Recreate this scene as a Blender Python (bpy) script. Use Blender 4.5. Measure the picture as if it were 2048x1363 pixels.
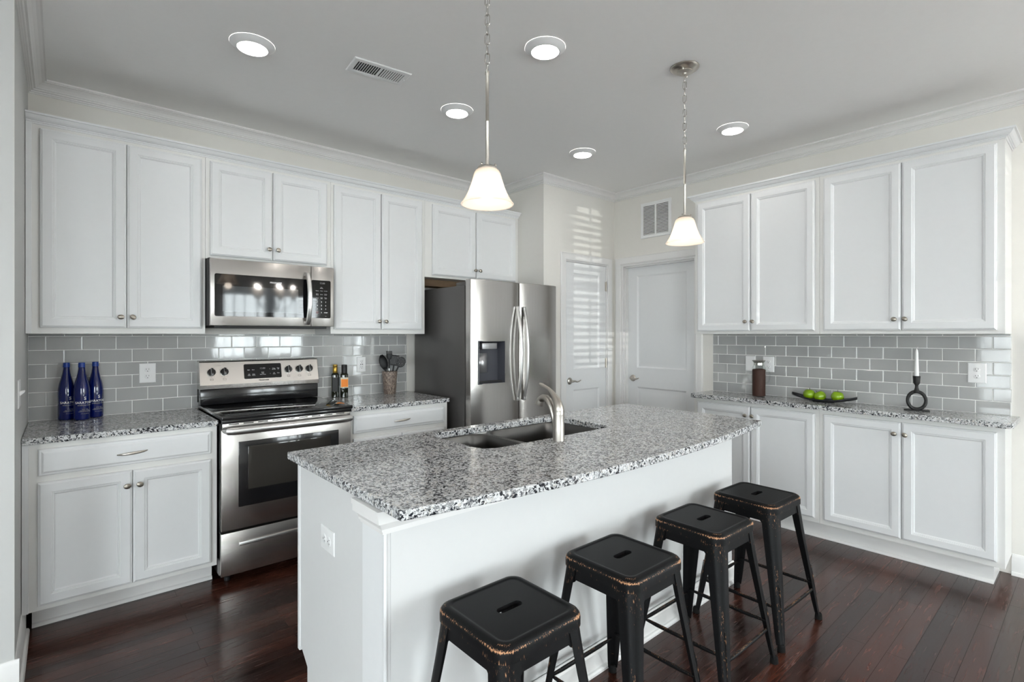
import bpy, bmesh, math, random
from mathutils import Vector, Matrix
random.seed(7)
for o in list(bpy.data.objects): bpy.data.objects.remove(o, do_unlink=True)
SC = bpy.context.scene
COL = SC.collection
R = math.radians
PI = math.pi

# ------------------------------------------------------------------ camera
cam = bpy.data.cameras.new('camera')
cam.sensor_width = 36.0
cam.lens = 1032.55 / 2048 * 36.0
cam.shift_y = -(681.5 - 668.4) / 2048
cam.clip_start = 0.05
co = bpy.data.objects.new('camera', cam); COL.objects.link(co)
co.location = (0.139, -3.838, 1.3853)
co.rotation_euler = (R(90), 0, -R(41.085))
SC.camera = co

# ------------------------------------------------------------------ view / world
SC.view_settings.view_transform = 'Standard'
SC.view_settings.look = 'None'
SC.view_settings.gamma = 1
SC.view_settings.use_curve_mapping = False
SC.view_settings.exposure = 1.10
SC.cycles.use_denoising = True
SC.cycles.max_bounces = 10
SC.cycles.diffuse_bounces = 6
SC.cycles.glossy_bounces = 5
SC.cycles.transmission_bounces = 8
SC.cycles.sample_clamp_indirect = 6
SC.cycles.light_sampling_threshold = 0.0
SC.cycles.caustics_reflective = False
SC.cycles.caustics_refractive = False
W = bpy.data.worlds.new('world'); SC.world = W; W.use_nodes = True
bg = W.node_tree.nodes['Background']
sky = W.node_tree.nodes.new('ShaderNodeTexSky')
sky.sky_type = 'HOSEK_WILKIE'
sky.sun_direction = Vector((-0.5, 0.6, 0.55)).normalized()
sky.turbidity = 4
W.node_tree.links.new(sky.outputs[0], bg.inputs[0])
bg.inputs[1].default_value = 0.8

def area(name, loc, rot, sx, sy, power, color):
    l = bpy.data.lights.new(name, 'AREA'); l.shape = 'RECTANGLE'; l.size = sx; l.size_y = sy
    l.energy = power; l.color = color
    o = bpy.data.objects.new(name, l); COL.objects.link(o); o.location = loc; o.rotation_euler = rot
    return o
DAY = (0.91, 0.955, 1.0)
WF = -7.2     # front wall (behind the camera)
WL = -3.0     # far left wall of the adjoining room
area('daylight_front', (3.16, WF - 0.16, 1.55), (R(90), 0, 0), 1.74, 1.25, 118, DAY)
area('daylight_front_left', (-1.2, WF - 0.16, 1.45), (R(90), 0, 0), 1.7, 1.6, 135, DAY)
area('added_daylight_side', (WL - 0.16, -5.3, 1.20), (R(90), 0, R(-90)), 2.3, 1.9, 165, DAY)  # added light behind an invented window, main fill from the side
area('daylight_side_small', (WL - 0.16, -2.75, 1.20), (R(90), 0, R(-90)), .7, 1.9, 45, DAY)
area('daylight_patio', (4.284 + 0.26, -5.55, 1.10), (R(90), 0, R(90)), .95, 2.0, 90, DAY)
# low sun glint from outdoors that throws the blind pattern on the pantry wall
gl_ = bpy.data.lights.new('outdoor_glint', 'SPOT'); gl_.energy = 3000; gl_.spot_size = R(6.6); gl_.spot_blend = .15; gl_.shadow_soft_size = .012; gl_.color = (1, .97, .92)
go_ = bpy.data.objects.new('outdoor_glint', gl_); COL.objects.link(go_); go_.location = (1.73, -24.2, .82)
go_.rotation_euler = (Vector((3.98, -7.2, 1.55)) - Vector((1.73, -24.2, .82))).to_track_quat('-Z', 'Y').to_euler()

# ------------------------------------------------------------------ materials
def nt(name):
    m = bpy.data.materials.new(name); m.use_nodes = True
    n = m.node_tree; b = n.nodes['Principled BSDF']
    return m, n, b
def pm(name, col, rough=.5, metal=0, spec=.5, coat=0, noise=0, nscale=30, bump=0, bscale=60, stretch=None, trans=0, ior=1.45, alpha=1):
    m, n, b = nt(name)
    b.inputs['Base Color'].default_value = (*col, 1)
    b.inputs['Roughness'].default_value = rough
    b.inputs['Metallic'].default_value = metal
    b.inputs['Specular IOR Level'].default_value = spec
    b.inputs['Coat Weight'].default_value = coat
    b.inputs['Coat Roughness'].default_value = .06
    b.inputs['Transmission Weight'].default_value = trans
    b.inputs['IOR'].default_value = ior
    tc = n.nodes.new('ShaderNodeTexCoord'); mp = n.nodes.new('ShaderNodeMapping')
    n.links.new(tc.outputs['Object'], mp.inputs[0])
    if stretch: mp.inputs['Scale'].default_value = stretch
    tx = n.nodes.new('ShaderNodeTexNoise'); tx.inputs['Scale'].default_value = nscale; tx.inputs['Detail'].default_value = 4
    n.links.new(mp.outputs[0], tx.inputs['Vector'])
    k = noise or 0.015
    mx = n.nodes.new('ShaderNodeMix'); mx.data_type = 'RGBA'
    mx.inputs['A'].default_value = (*[c * (1 - k) for c in col], 1); mx.inputs['B'].default_value = (*[min(1, c * (1 + k)) for c in col], 1)
    n.links.new(tx.outputs['Fac'], mx.inputs['Factor']); n.links.new(mx.outputs['Result'], b.inputs['Base Color'])
    if bump:
        t2 = n.nodes.new('ShaderNodeTexNoise'); t2.inputs['Scale'].default_value = bscale; t2.inputs['Detail'].default_value = 3
        n.links.new(mp.outputs[0], t2.inputs['Vector'])
        bp = n.nodes.new('ShaderNodeBump'); bp.inputs['Strength'].default_value = bump; bp.inputs['Distance'].default_value = .002
        n.links.new(t2.outputs['Fac'], bp.inputs['Height']); n.links.new(bp.outputs[0], b.inputs['Normal'])
    return m
def emis(name, col, s):
    m = bpy.data.materials.new(name); m.use_nodes = True; n = m.node_tree; n.nodes.clear()
    e = n.nodes.new('ShaderNodeEmission'); o = n.nodes.new('ShaderNodeOutputMaterial')
    e.inputs[0].default_value = (*col, 1); e.inputs[1].default_value = s
    n.links.new(e.outputs[0], o.inputs[0]); return m
M = {}
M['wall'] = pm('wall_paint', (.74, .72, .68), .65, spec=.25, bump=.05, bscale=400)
M['wall_side'] = pm('wall_paint_darkened', (.54, .54, .53), .65, spec=.25, bump=.05, bscale=400)  # same wall paint, darkened to offset the strong window light there
M['ceiling'] = pm('ceiling_paint', (.90, .895, .885), .8, spec=.2, bump=.05, bscale=300)
M['trim'] = pm('trim_white', (.76, .75, .74), .35, spec=.4)
M['door_w'] = pm('door_white', (.74, .745, .75), .35, spec=.4)
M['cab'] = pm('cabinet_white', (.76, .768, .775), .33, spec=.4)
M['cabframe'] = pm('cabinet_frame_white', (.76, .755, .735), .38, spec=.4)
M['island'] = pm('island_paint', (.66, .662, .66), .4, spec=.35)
M['brownply'] = pm('unfinished_brown_wood', (.20, .13, .075), .6, noise=.2, nscale=8, stretch=(1, 12, 12))
M['nickel'] = pm('satin_nickel', (.50, .465, .42), .33, metal=1, noise=.06, nscale=60)
M['pewter'] = pm('pewter_knob', (.33, .30, .26), .3, metal=1)
M['chrome'] = pm('bright_nickel', (.60, .58, .55), .26, metal=1)
M['steel'] = pm('brushed_steel_horizontal', (.57, .545, .52), .26, metal=1, noise=.05, nscale=40, stretch=(.3, 8, 40), bump=.02, bscale=40)
M['steelv'] = pm('brushed_steel_vertical', (.47, .45, .43), .22, metal=1, noise=.06, nscale=12, stretch=(10, 10, .15), bump=.03, bscale=8)
M['faucet'] = pm('brushed_nickel_faucet', (.40, .375, .345), .36, metal=1, noise=.12, nscale=20, stretch=(8, 8, .1))
M['sinksteel'] = pm('sink_steel', (.13, .125, .12), .36, metal=1, noise=.05)
M['handle'] = pm('satin_handle_metal', (.62, .61, .60), .33, metal=1)
M['fridge_side'] = pm('dark_grey_appliance_paint', (.105, .10, .097), .33, spec=.5, metal=.3)
M['black'] = pm('black_enamel', (.009, .009, .010), .16, spec=.5, coat=.4)
M['blackglass'] = pm('black_glass', (.006, .006, .007), .04, spec=.5)
M['mwglass'] = pm('microwave_window_glass', (.045, .05, .055), .05, spec=.55)
M['ovenglass'] = pm('oven_window_glass', (.035, .032, .028), .05, spec=.5)
M['blackmat'] = pm('matte_black', (.012, .012, .013), .5)
M['dark'] = pm('dark_void', (.004, .004, .004), .9)
M['plate'] = pm('plastic_white', (.80, .80, .80), .3)
M['slot'] = pm('slot_dark', (.03, .03, .03), .7)
M['whiteprint'] = pm('white_print', (.78, .78, .78), .5)
M['greyprint'] = pm('grey_print', (.30, .30, .30), .5)
M['redprint'] = pm('red_print', (.30, .02, .02), .5)
M['blackprint'] = pm('black_print', (.02, .02, .02), .5)
M['plastic_grey'] = pm('dispenser_grey', (.06, .062, .075), .35)
M['silver'] = pm('silver_plastic', (.42, .42, .43), .3, metal=.7)
M['blueglass'] = pm('cobalt_glass', (.0008, .006, .085), .05, spec=.6, coat=.4)
M['bluecap'] = pm('blue_cap', (.006, .04, .26), .35)
M['darkbottle'] = pm('dark_green_glass', (.010, .012, .006), .05, spec=.6)
M['gold'] = pm('gold_foil', (.50, .31, .06), .3, metal=.85)
M['orange'] = pm('orange_label', (.85, .24, .02), .5)
M['labelw'] = pm('cream_label', (.75, .68, .50), .5)
M['blacktool'] = pm('black_nylon', (.005, .005, .0055), .38, spec=.28)
M['toolsteel'] = pm('tool_steel', (.7, .7, .7), .2, metal=1)
M['iron'] = pm('black_iron', (.012, .012, .012), .55, bump=.2, bscale=150)
M['wax'] = pm('white_wax', (.80, .80, .79), .4)
M['apple'] = pm('green_apple_skin', (.20, .34, .006), .22, noise=.25, nscale=40, coat=.3)
M['stem'] = pm('apple_stem', (.05, .03, .012), .7)
M['traymat'] = pm('black_tray', (.016, .016, .018), .4)
M['coffee'] = pm('ground_coffee', (.05, .018, .012), .6, noise=.7, nscale=350, bump=.6, bscale=300)
M['blind'] = pm('blind_slat', (.80, .80, .80), .4)
M['bronze'] = pm('dark_bronze', (.03, .025, .022), .4, metal=.6)
M['rubber'] = pm('black_rubber', (.006, .006, .006), .8, spec=.2)
M['lens'] = emis('lamp_lens_glow', (1, .955, .90), 20)
M['bulb_soft'] = emis('chandelier_bulb_glow', (1, .86, .70), 4)
M['bulb'] = emis('bulb_glow', (1, .92, .82), 5)

def mat_glass():
    m = bpy.data.materials.new('clear_glass'); m.use_nodes = True; n = m.node_tree; n.nodes.clear()
    g = n.nodes.new('ShaderNodeBsdfGlossy'); g.inputs['Roughness'].default_value = .02
    t = n.nodes.new('ShaderNodeBsdfTransparent'); t.inputs[0].default_value = (.93, .95, .94, 1)
    f = n.nodes.new('ShaderNodeFresnel'); f.inputs[0].default_value = 1.5
    x = n.nodes.new('ShaderNodeMixShader'); o = n.nodes.new('ShaderNodeOutputMaterial')
    gm = n.nodes.new('ShaderNodeNewGeometry'); mu = n.nodes.new('ShaderNodeMath'); mu.operation = 'SUBTRACT'; mu.use_clamp = True
    n.links.new(f.outputs[0], mu.inputs[0]); n.links.new(gm.outputs['Backfacing'], mu.inputs[1])
    n.links.new(mu.outputs[0], x.inputs[0]); n.links.new(t.outputs[0], x.inputs[1]); n.links.new(g.outputs[0], x.inputs[2])
    n.links.new(x.outputs[0], o.inputs[0]); return m
M['glass'] = mat_glass()
def mat_shade():
    m = bpy.data.materials.new('frosted_glass_shade'); m.use_nodes = True; n = m.node_tree; n.nodes.clear()
    N = n.nodes.new
    d = N('ShaderNodeBsdfDiffuse'); d.inputs[0].default_value = (.85, .82, .78, 1)
    t = N('ShaderNodeBsdfTranslucent'); t.inputs[0].default_value = (.95, .88, .80, 1)
    tr = N('ShaderNodeBsdfTransparent'); tr.inputs[0].default_value = (1, .96, .92, 1)
    g = N('ShaderNodeBsdfGlossy'); g.inputs['Roughness'].default_value = .25
    f = N('ShaderNodeFresnel'); f.inputs[0].default_value = 1.45
    a = N('ShaderNodeMixShader'); a.inputs[0].default_value = .62
    b = N('ShaderNodeMixShader'); b.inputs[0].default_value = .30
    c = N('ShaderNodeMixShader'); o = N('ShaderNodeOutputMaterial')
    L = n.links.new
    L(d.outputs[0], a.inputs[1]); L(t.outputs[0], a.inputs[2]); L(a.outputs[0], b.inputs[1]); L(tr.outputs[0], b.inputs[2])
    gm = N('ShaderNodeNewGeometry'); mu = N('ShaderNodeMath'); mu.operation = 'SUBTRACT'; mu.use_clamp = True
    L(f.outputs[0], mu.inputs[0]); L(gm.outputs['Backfacing'], mu.inputs[1])
    L(mu.outputs[0], c.inputs[0]); L(b.outputs[0], c.inputs[1]); L(g.outputs[0], c.inputs[2]); L(c.outputs[0], o.inputs[0])
    return m
M['shade'] = mat_shade()

def mat_floor():
    m, n, b = nt('dark_hardwood'); N = n.nodes.new; L = n.links.new
    tc = N('ShaderNodeTexCoord')
    br = N('ShaderNodeTexBrick'); br.offset = .37; br.offset_frequency = 2; br.squash = 1
    br.inputs['Scale'].default_value = 1; br.inputs['Brick Width'].default_value = .95; br.inputs['Row Height'].default_value = .0765
    br.inputs['Mortar Size'].default_value = .0013; br.inputs['Mortar Smooth'].default_value = .2; br.inputs['Bias'].default_value = 0
    br.inputs['Color1'].default_value = (.017, .0062, .0046, 1); br.inputs['Color2'].default_value = (.070, .023, .0145, 1)
    br.inputs['Mortar'].default_value = (.006, .003, .002, 1)
    L(tc.outputs['Object'], br.inputs['Vector'])
    mp = N('ShaderNodeMapping'); mp.inputs['Scale'].default_value = (3, 38, 1); L(tc.outputs['Object'], mp.inputs[0])
    no = N('ShaderNodeTexNoise'); no.inputs['Scale'].default_value = 1.6; no.inputs['Detail'].default_value = 8; no.inputs['Distortion'].default_value = 1.3
    L(mp.outputs[0], no.inputs['Vector'])
    cr = N('ShaderNodeValToRGB'); cr.color_ramp.elements[0].position = .32; cr.color_ramp.elements[0].color = (.5, .48, .46, 1)
    cr.color_ramp.elements[1].position = .68; cr.color_ramp.elements[1].color = (1.35, 1.3, 1.28, 1)
    L(no.outputs['Fac'], cr.inputs[0])
    mx = N('ShaderNodeMix'); mx.data_type = 'RGBA'; mx.blend_type = 'MULTIPLY'; mx.inputs['Factor'].default_value = 1
    L(br.outputs['Color'], mx.inputs['A']); L(cr.outputs[0], mx.inputs['B']); L(mx.outputs['Result'], b.inputs['Base Color'])
    b.inputs['Coat Roughness'].default_value = .1
    def mr(src, a, c, lo, hi, dst):
        q = N('ShaderNodeMapRange'); q.inputs['From Min'].default_value = a; q.inputs['From Max'].default_value = c
        q.inputs['To Min'].default_value = lo; q.inputs['To Max'].default_value = hi; L(src, q.inputs['Value']); L(q.outputs[0], b.inputs[dst])
    mr(br.outputs['Fac'], 0, 1, .42, .18, 'Specular IOR Level'); mr(br.outputs['Fac'], 0, 1, .10, 0, 'Coat Weight'); mr(no.outputs['Fac'], .3, .7, .16, .30, 'Roughness')
    ma = N('ShaderNodeMath'); ma.operation = 'MULTIPLY'; ma.inputs[1].default_value = -1; L(br.outputs['Fac'], ma.inputs[0])
    m2 = N('ShaderNodeMath'); m2.operation = 'MULTIPLY_ADD'; m2.inputs[1].default_value = .12; L(no.outputs['Fac'], m2.inputs[0]); L(ma.outputs[0], m2.inputs[2])
    bp = N('ShaderNodeBump'); bp.inputs['Strength'].default_value = .6; bp.inputs['Distance'].default_value = .0016
    L(m2.outputs[0], bp.inputs['Height']); L(bp.outputs[0], b.inputs['Normal'])
    return m
M['floor'] = mat_floor()

def mat_granite():
    m, n, b = nt('speckled_granite'); N = n.nodes.new; L = n.links.new
    tc = N('ShaderNodeTexCoord')
    nd = N('ShaderNodeTexNoise'); nd.inputs['Scale'].default_value = 90; nd.inputs['Detail'].default_value = 3
    L(tc.outputs['Object'], nd.inputs['Vector'])
    sc = N('ShaderNodeVectorMath'); sc.operation = 'MULTIPLY_ADD'; sc.inputs[1].default_value = (.022, .022, .022)
    L(nd.outputs['Color'], sc.inputs[0]); L(tc.outputs['Object'], sc.inputs[2])
    vo = N('ShaderNodeTexVoronoi'); vo.inputs['Scale'].default_value = 150; L(sc.outputs[0], vo.inputs['Vector'])
    sp = N('ShaderNodeSeparateColor'); L(vo.outputs['Color'], sp.inputs[0])
    big = N('ShaderNodeTexNoise'); big.inputs['Scale'].default_value = 14; big.inputs['Detail'].default_value = 3; L(tc.outputs['Object'], big.inputs['Vector'])
    ad = N('ShaderNodeMath'); ad.operation = 'MULTIPLY_ADD'; ad.inputs[1].default_value = .55; L(big.outputs['Fac'], ad.inputs[0])
    sb = N('ShaderNodeMath'); sb.operation = 'SUBTRACT'; sb.inputs[1].default_value = .275; L(sp.outputs[0], sb.inputs[0]); L(sb.outputs[0], ad.inputs[2])
    cr = N('ShaderNodeValToRGB'); cr.color_ramp.interpolation = 'CONSTANT'
    e = cr.color_ramp.elements; e[0].position = 0; e[0].color = (.014, .016, .022, 1); e[1].position = .13; e[1].color = (.09, .095, .105, 1)
    for p, c in ((.24, (.28, .285, .29)), (.38, (.48, .485, .49)), (.55, (.68, .685, .69)), (.93, (.60, .57, .53))):
        q = e.new(p); q.color = (*c, 1)
    L(ad.outputs[0], cr.inputs[0])
    v2 = N('ShaderNodeTexVoronoi'); v2.inputs['Scale'].default_value = 420; L(tc.outputs['Object'], v2.inputs['Vector'])
    s2 = N('ShaderNodeSeparateColor'); L(v2.outputs['Color'], s2.inputs[0])
    c2 = N('ShaderNodeValToRGB'); c2.color_ramp.elements[0].position = .08; c2.color_ramp.elements[0].color = (.35, .35, .36, 1)
    c2.color_ramp.elements[1].position = .3; c2.color_ramp.elements[1].color = (1, 1, 1, 1); L(s2.outputs[0], c2.inputs[0])
    mx = N('ShaderNodeMix'); mx.data_type = 'RGBA'; mx.blend_type = 'MULTIPLY'; mx.inputs['Factor'].default_value = .8
    L(cr.outputs[0], mx.inputs['A']); L(c2.outputs[0], mx.inputs['B']); L(mx.outputs['Result'], b.inputs['Base Color'])
    b.inputs['Roughness'].default_value = .11; b.inputs['Specular IOR Level'].default_value = .5
    return m
M['granite'] = mat_granite()

def mat_tile():
    m, n, b = nt('glazed_grey_tile'); N = n.nodes.new; L = n.links.new
    at = N('ShaderNodeAttribute'); at.attribute_name = 'tint'
    cr = N('ShaderNodeValToRGB'); cr.color_ramp.elements[0].color = (.350, .353, .350, 1); cr.color_ramp.elements[1].color = (.410, .410, .402, 1)
    L(at.outputs['Fac'], cr.inputs[0]); L(cr.outputs[0], b.inputs['Base Color'])
    b.inputs['Roughness'].default_value = .055; b.inputs['Specular IOR Level'].default_value = .62
    tc = N('ShaderNodeTexCoord'); no = N('ShaderNodeTexNoise'); no.inputs['Scale'].default_value = 22; no.inputs['Detail'].default_value = 1
    L(tc.outputs['Object'], no.inputs['Vector'])
    bp = N('ShaderNodeBump'); bp.inputs['Strength'].default_value = .09; bp.inputs['Distance'].default_value = .0014
    L(no.outputs['Fac'], bp.inputs['Height']); L(bp.outputs[0], b.inputs['Normal'])
    return m
M['tile'] = mat_tile()
M['grout'] = pm('white_grout', (.86, .86, .84), .8)

def mat_stool():
    m, n, b = nt('worn_black_metal'); N = n.nodes.new; L = n.links.new
    at = N('ShaderNodeAttribute'); at.attribute_name = 'wear'
    tc = N('ShaderNodeTexCoord'); mp = N('ShaderNodeMapping'); mp.inputs['Scale'].default_value = (1, 1, .10); L(tc.outputs['Object'], mp.inputs[0])
    no = N('ShaderNodeTexNoise'); no.inputs['Scale'].default_value = 400; no.inputs['Detail'].default_value = 3; L(mp.outputs[0], no.inputs['Vector'])
    n2 = N('ShaderNodeTexNoise'); n2.inputs['Scale'].default_value = 22; n2.inputs['Detail'].default_value = 2; L(tc.outputs['Object'], n2.inputs['Vector'])
    a = N('ShaderNodeMath'); a.operation = 'MULTIPLY_ADD'; a.inputs[1].default_value = .42; L(at.outputs['Fac'], a.inputs[0]); L(no.outputs['Fac'], a.inputs[2])
    c = N('ShaderNodeMath'); c.operation = 'MULTIPLY_ADD'; c.inputs[1].default_value = .35; L(n2.outputs['Fac'], c.inputs[0]); L(a.outputs[0], c.inputs[2])
    cr = N('ShaderNodeValToRGB'); e = cr.color_ramp.elements; e[0].position = 1.0; e[0].color = (0, 0, 0, 1); e[1].position = 1.0
    mr = N('ShaderNodeMapRange'); mr.inputs['From Min'].default_value = .97; mr.inputs['From Max'].default_value = 1.10; L(c.outputs[0], mr.inputs['Value'])
    mx = N('ShaderNodeMix'); mx.data_type = 'RGBA'; mx.inputs['A'].default_value = (.0050, .0050, .0056, 1); mx.inputs['B'].default_value = (.52, .27, .14, 1)
    L(mr.outputs[0], mx.inputs['Factor']); L(mx.outputs['Result'], b.inputs['Base Color'])
    b.inputs['Roughness'].default_value = .46; b.inputs['Specular IOR Level'].default_value = .15
    n.nodes.remove(cr)
    return m
M['stool'] = mat_stool()
def mat_crock():
    m, n, b = nt('bark_textured_ceramic'); N = n.nodes.new; L = n.links.new
    tc = N('ShaderNodeTexCoord'); mp = N('ShaderNodeMapping'); mp.inputs['Scale'].default_value = (1, 1, .35); L(tc.outputs['Object'], mp.inputs[0])
    no = N('ShaderNodeTexNoise'); no.inputs['Scale'].default_value = 190; no.inputs['Detail'].default_value = 6; L(mp.outputs[0], no.inputs['Vector'])
    cr = N('ShaderNodeValToRGB'); e = cr.color_ramp.elements; e[0].position = .38; e[0].color = (.07, .045, .035, 1); e[1].position = .68; e[1].color = (.42, .34, .28, 1)
    q = e.new(.5); q.color = (.19, .145, .12, 1)
    L(no.outputs['Fac'], cr.inputs[0]); L(cr.outputs[0], b.inputs['Base Color']); b.inputs['Roughness'].default_value = .5
    bp = N('ShaderNodeBump'); bp.inputs['Distance'].default_value = .002; L(no.outputs['Fac'], bp.inputs['Height']); L(bp.outputs[0], b.inputs['Normal'])
    return m
M['crock'] = mat_crock()

# ------------------------------------------------------------------ mesh helpers
class MB:
    def __init__(s): s.bm = bmesh.new(); s.mi = 0
    def _f(s, vs):
        try: f = s.bm.faces.new(vs); f.material_index = s.mi; return f
        except ValueError: return None
    def box(s, x0, x1, y0, y1, z0, z1, bev=0, seg=2, M4=None):
        ps = [(x, y, z) for z in (z0, z1) for y in (y0, y1) for x in (x0, x1)]
        v = [s.bm.verts.new(M4 @ Vector(p) if M4 else p) for p in ps]
        fs = [s._f([v[i] for i in q]) for q in ((0, 2, 3, 1), (4, 5, 7, 6), (0, 1, 5, 4), (2, 6, 7, 3), (0, 4, 6, 2), (1, 3, 7, 5))]
        if bev:
            es = list({e for f in fs for e in f.edges})
            r = bmesh.ops.bevel(s.bm, geom=es, offset=bev, segments=seg, affect='EDGES', profile=.5)
            for f in r['faces']: f.material_index = s.mi
        return s
    def loft(s, loops, cap0=True, cap1=True, closed=True, wrap=False):
        rows = [[s.bm.verts.new(p) for p in l] for l in loops]
        n = len(rows[0]); k = n if closed else n - 1
        rr = rows + [rows[0]] if wrap else rows
        for a, b in zip(rr[:-1], rr[1:]):
            for i in range(k): s._f([a[i], a[(i + 1) % n], b[(i + 1) % n], b[i]])
        if cap0 and not wrap: s._f(rows[0][::-1])
        if cap1 and not wrap: s._f(rows[-1])
        return s
    def lathe(s, prof, c=(0, 0, 0), seg=32, cap0=True, cap1=True, M4=None, sx=1, sy=1):
        c = Vector(c); L = []
        for r, z in prof:
            l = [Vector((r * sx * math.cos(2 * PI * i / seg), r * sy * math.sin(2 * PI * i / seg), z)) for i in range(seg)]
            L.append([c + (M4 @ p if M4 else p) for p in l])
        return s.loft(L, cap0, cap1)
    def tube(s, pts, r, seg=12, closed=False, caps=True, flat=1.0, up=None):
        pts = [Vector(p) for p in pts]; n = len(pts)
        rs = r if isinstance(r, (list, tuple)) else [r] * n
        L = []; prev = None
        for i, p in enumerate(pts):
            a = pts[(i - 1) % n] if (closed or i > 0) else p
            b = pts[(i + 1) % n] if (closed or i < n - 1) else p
            t = (b - a).normalized()
            if prev is None:
                u = Vector(up) if up else (Vector((0, 0, 1)) if abs(t.z) < .9 else Vector((1, 0, 0)))
                u = (u - t * u.dot(t)).normalized()
            else: u = (prev - t * prev.dot(t)).normalized()
            prev = u; w = t.cross(u)
            L.append([p + u * (rs[i] * math.cos(2 * PI * k / seg)) + w * (rs[i] * flat * math.sin(2 * PI * k / seg)) for k in range(seg)])
        return s.loft(L, caps, caps, True, closed)
    def prism(s, pts, axis, a0, a1):
        def P(p, a): return {'x': (a, p[0], p[1]), 'y': (p[0], a, p[1]), 'z': (p[0], p[1], a)}[axis]
        return s.loft([[P(p, a0) for p in pts], [P(p, a1) for p in pts]])
    def rings(s, w, h, spec, x0=0, z0=0, y0=0):
        """rectangular rings facing -Y: spec = [(inset, depth towards viewer)]"""
        L = []
        for i, d in spec:
            L.append([(x0 + i, y0 - d, z0 + i), (x0 + w - i, y0 - d, z0 + i), (x0 + w - i, y0 - d, z0 + h - i), (x0 + i, y0 - d, z0 + h - i)])
        return s.loft(L)
    def sphere(s, c, r, sx=1, sy=1, sz=1, u=24, v=14):
        pr = [(max(1e-5, r * math.sin(PI * j / v)), -r * math.cos(PI * j / v) * sz) for j in range(v + 1)]
        return s.lathe(pr, c, u, True, True, None, sx, sy)
    def add(s, me, f):
        vs = [s.bm.verts.new(f(v.co)) for v in me.vertices]
        for p in me.polygons: s._f([vs[i] for i in p.vertices])
        return s
    def obj(s, name, mat, parent=None, smooth=True, bevel=0, angle=35, vattr=None, loc=None, norm=True):
        bmesh.ops.remove_doubles(s.bm, verts=s.bm.verts, dist=1e-6)
        if norm: bmesh.ops.recalc_face_normals(s.bm, faces=s.bm.faces)
        me = bpy.data.meshes.new(name); s.bm.to_mesh(me); s.bm.free()
        for m in (mat if isinstance(mat, (list, tuple)) else [mat]): me.materials.append(M[m])
        if smooth:
            me.shade_smooth(); me.set_sharp_from_angle(angle=R(angle))
        if vattr:
            an, fn = vattr; a = me.attributes.new(an, 'FLOAT', 'POINT')
            for i, v in enumerate(me.vertices): a.data[i].value = fn(v.co)
        o = bpy.data.objects.new(name, me); COL.objects.link(o)
        if parent: o.parent = parent
        if loc: o.location = loc
        if bevel:
            b = o.modifiers.new('bevel', 'BEVEL'); b.width = bevel; b.segments = 2; b.limit_method = 'ANGLE'; b.angle_limit = R(40)
        return o
def tag(o, label, cat, group=None, kind=None):
    o['label'] = label; o['category'] = cat
    if group: o['group'] = group
    if kind: o['kind'] = kind
    return o
def thing(name, label, cat, loc=(0, 0, 0), rz=0, group=None, kind=None):
    o = bpy.data.objects.new(name, None); COL.objects.link(o); o.empty_display_size = .05
    o.location = loc; o.rotation_euler = (0, 0, rz); return tag(o, label, cat, group, kind)
def copy_tree(o, parent=None):
    c = o.copy(); COL.objects.link(c); c.parent = parent
    for ch in list(o.children): copy_tree(ch, c)
    return c
def rr(x0, x1, y0, y1, r, n=8, z=0):
    P = []
    for cx, cy, a in ((x1 - r, y1 - r, 0), (x0 + r, y1 - r, 90), (x0 + r, y0 + r, 180), (x1 - r, y0 + r, 270)):
        for i in range(n + 1):
            t = R(a + 90 * i / n); P.append((cx + r * math.cos(t), cy + r * math.sin(t), z))
    return P
def rrm(x0, x1, y0, y1, r, n=8, k=6, z=0):
    P = rr(x0, x1, y0, y1, r, n, z); O = []
    for i, p in enumerate(P):
        O.append(p)
        if i % (n + 1) == n:
            q = P[(i + 1) % len(P)]
            for j in range(1, k): O.append(tuple(p[a] + (q[a] - p[a]) * j / k for a in range(3)))
    return O
def text_me(body, size, off=0, extrude=.0002, ax='CENTER', xs=1.0):
    cu = bpy.data.curves.new('t', 'FONT'); cu.body = body; cu.size = size; cu.align_x = ax; cu.align_y = 'CENTER'
    cu.extrude = extrude; cu.offset = off; cu.resolution_u = 3
    o = bpy.data.objects.new('t', cu); COL.objects.link(o)
    me = bpy.data.meshes.new_from_object(o.evaluated_get(bpy.context.evaluated_depsgraph_get()))
    bpy.data.objects.remove(o, do_unlink=True); bpy.data.curves.remove(cu); return me
def put_text(mb, body, size, x, y, z, off=0, xs=1.0, bend=None, ang=0):
    """text facing -Y, centred on x,z; bend = radius of an upright cylinder whose axis is x=x,y=y, ang = facing angle"""
    me = text_me(body, size, off)
    if bend is None: mb.add(me, lambda v: (x + v.x * xs, y - v.z, z + v.y))
    else:
        def f(v):
            a = v.x * xs / bend - PI / 2 + ang; q = bend + .0004 + v.z
            return (x + q * math.cos(a), y + q * math.sin(a), z + v.y)
        mb.add(me, f)
    bpy.data.meshes.remove(me)
def sweep(mb, path, prof, side=1):
    """profile [(out, z)] swept along an xy path with mitred corners; out is to the right of travel"""
    n = len(path); N = []
    for a, b in zip(path[:-1], path[1:]):
        d = Vector((b[0] - a[0], b[1] - a[1])).normalized(); N.append(Vector((d.y, -d.x)) * side)
    L = []
    for i, p in enumerate(path):
        if i == 0: m = N[0]
        elif i == n - 1: m = N[-1]
        else: m = (N[i - 1] + N[i]) / (1 + N[i - 1].dot(N[i]))
        L.append([(p[0] + m.x * o, p[1] + m.y * o, z) for o, z in prof])
    mb.loft(L)

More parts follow.
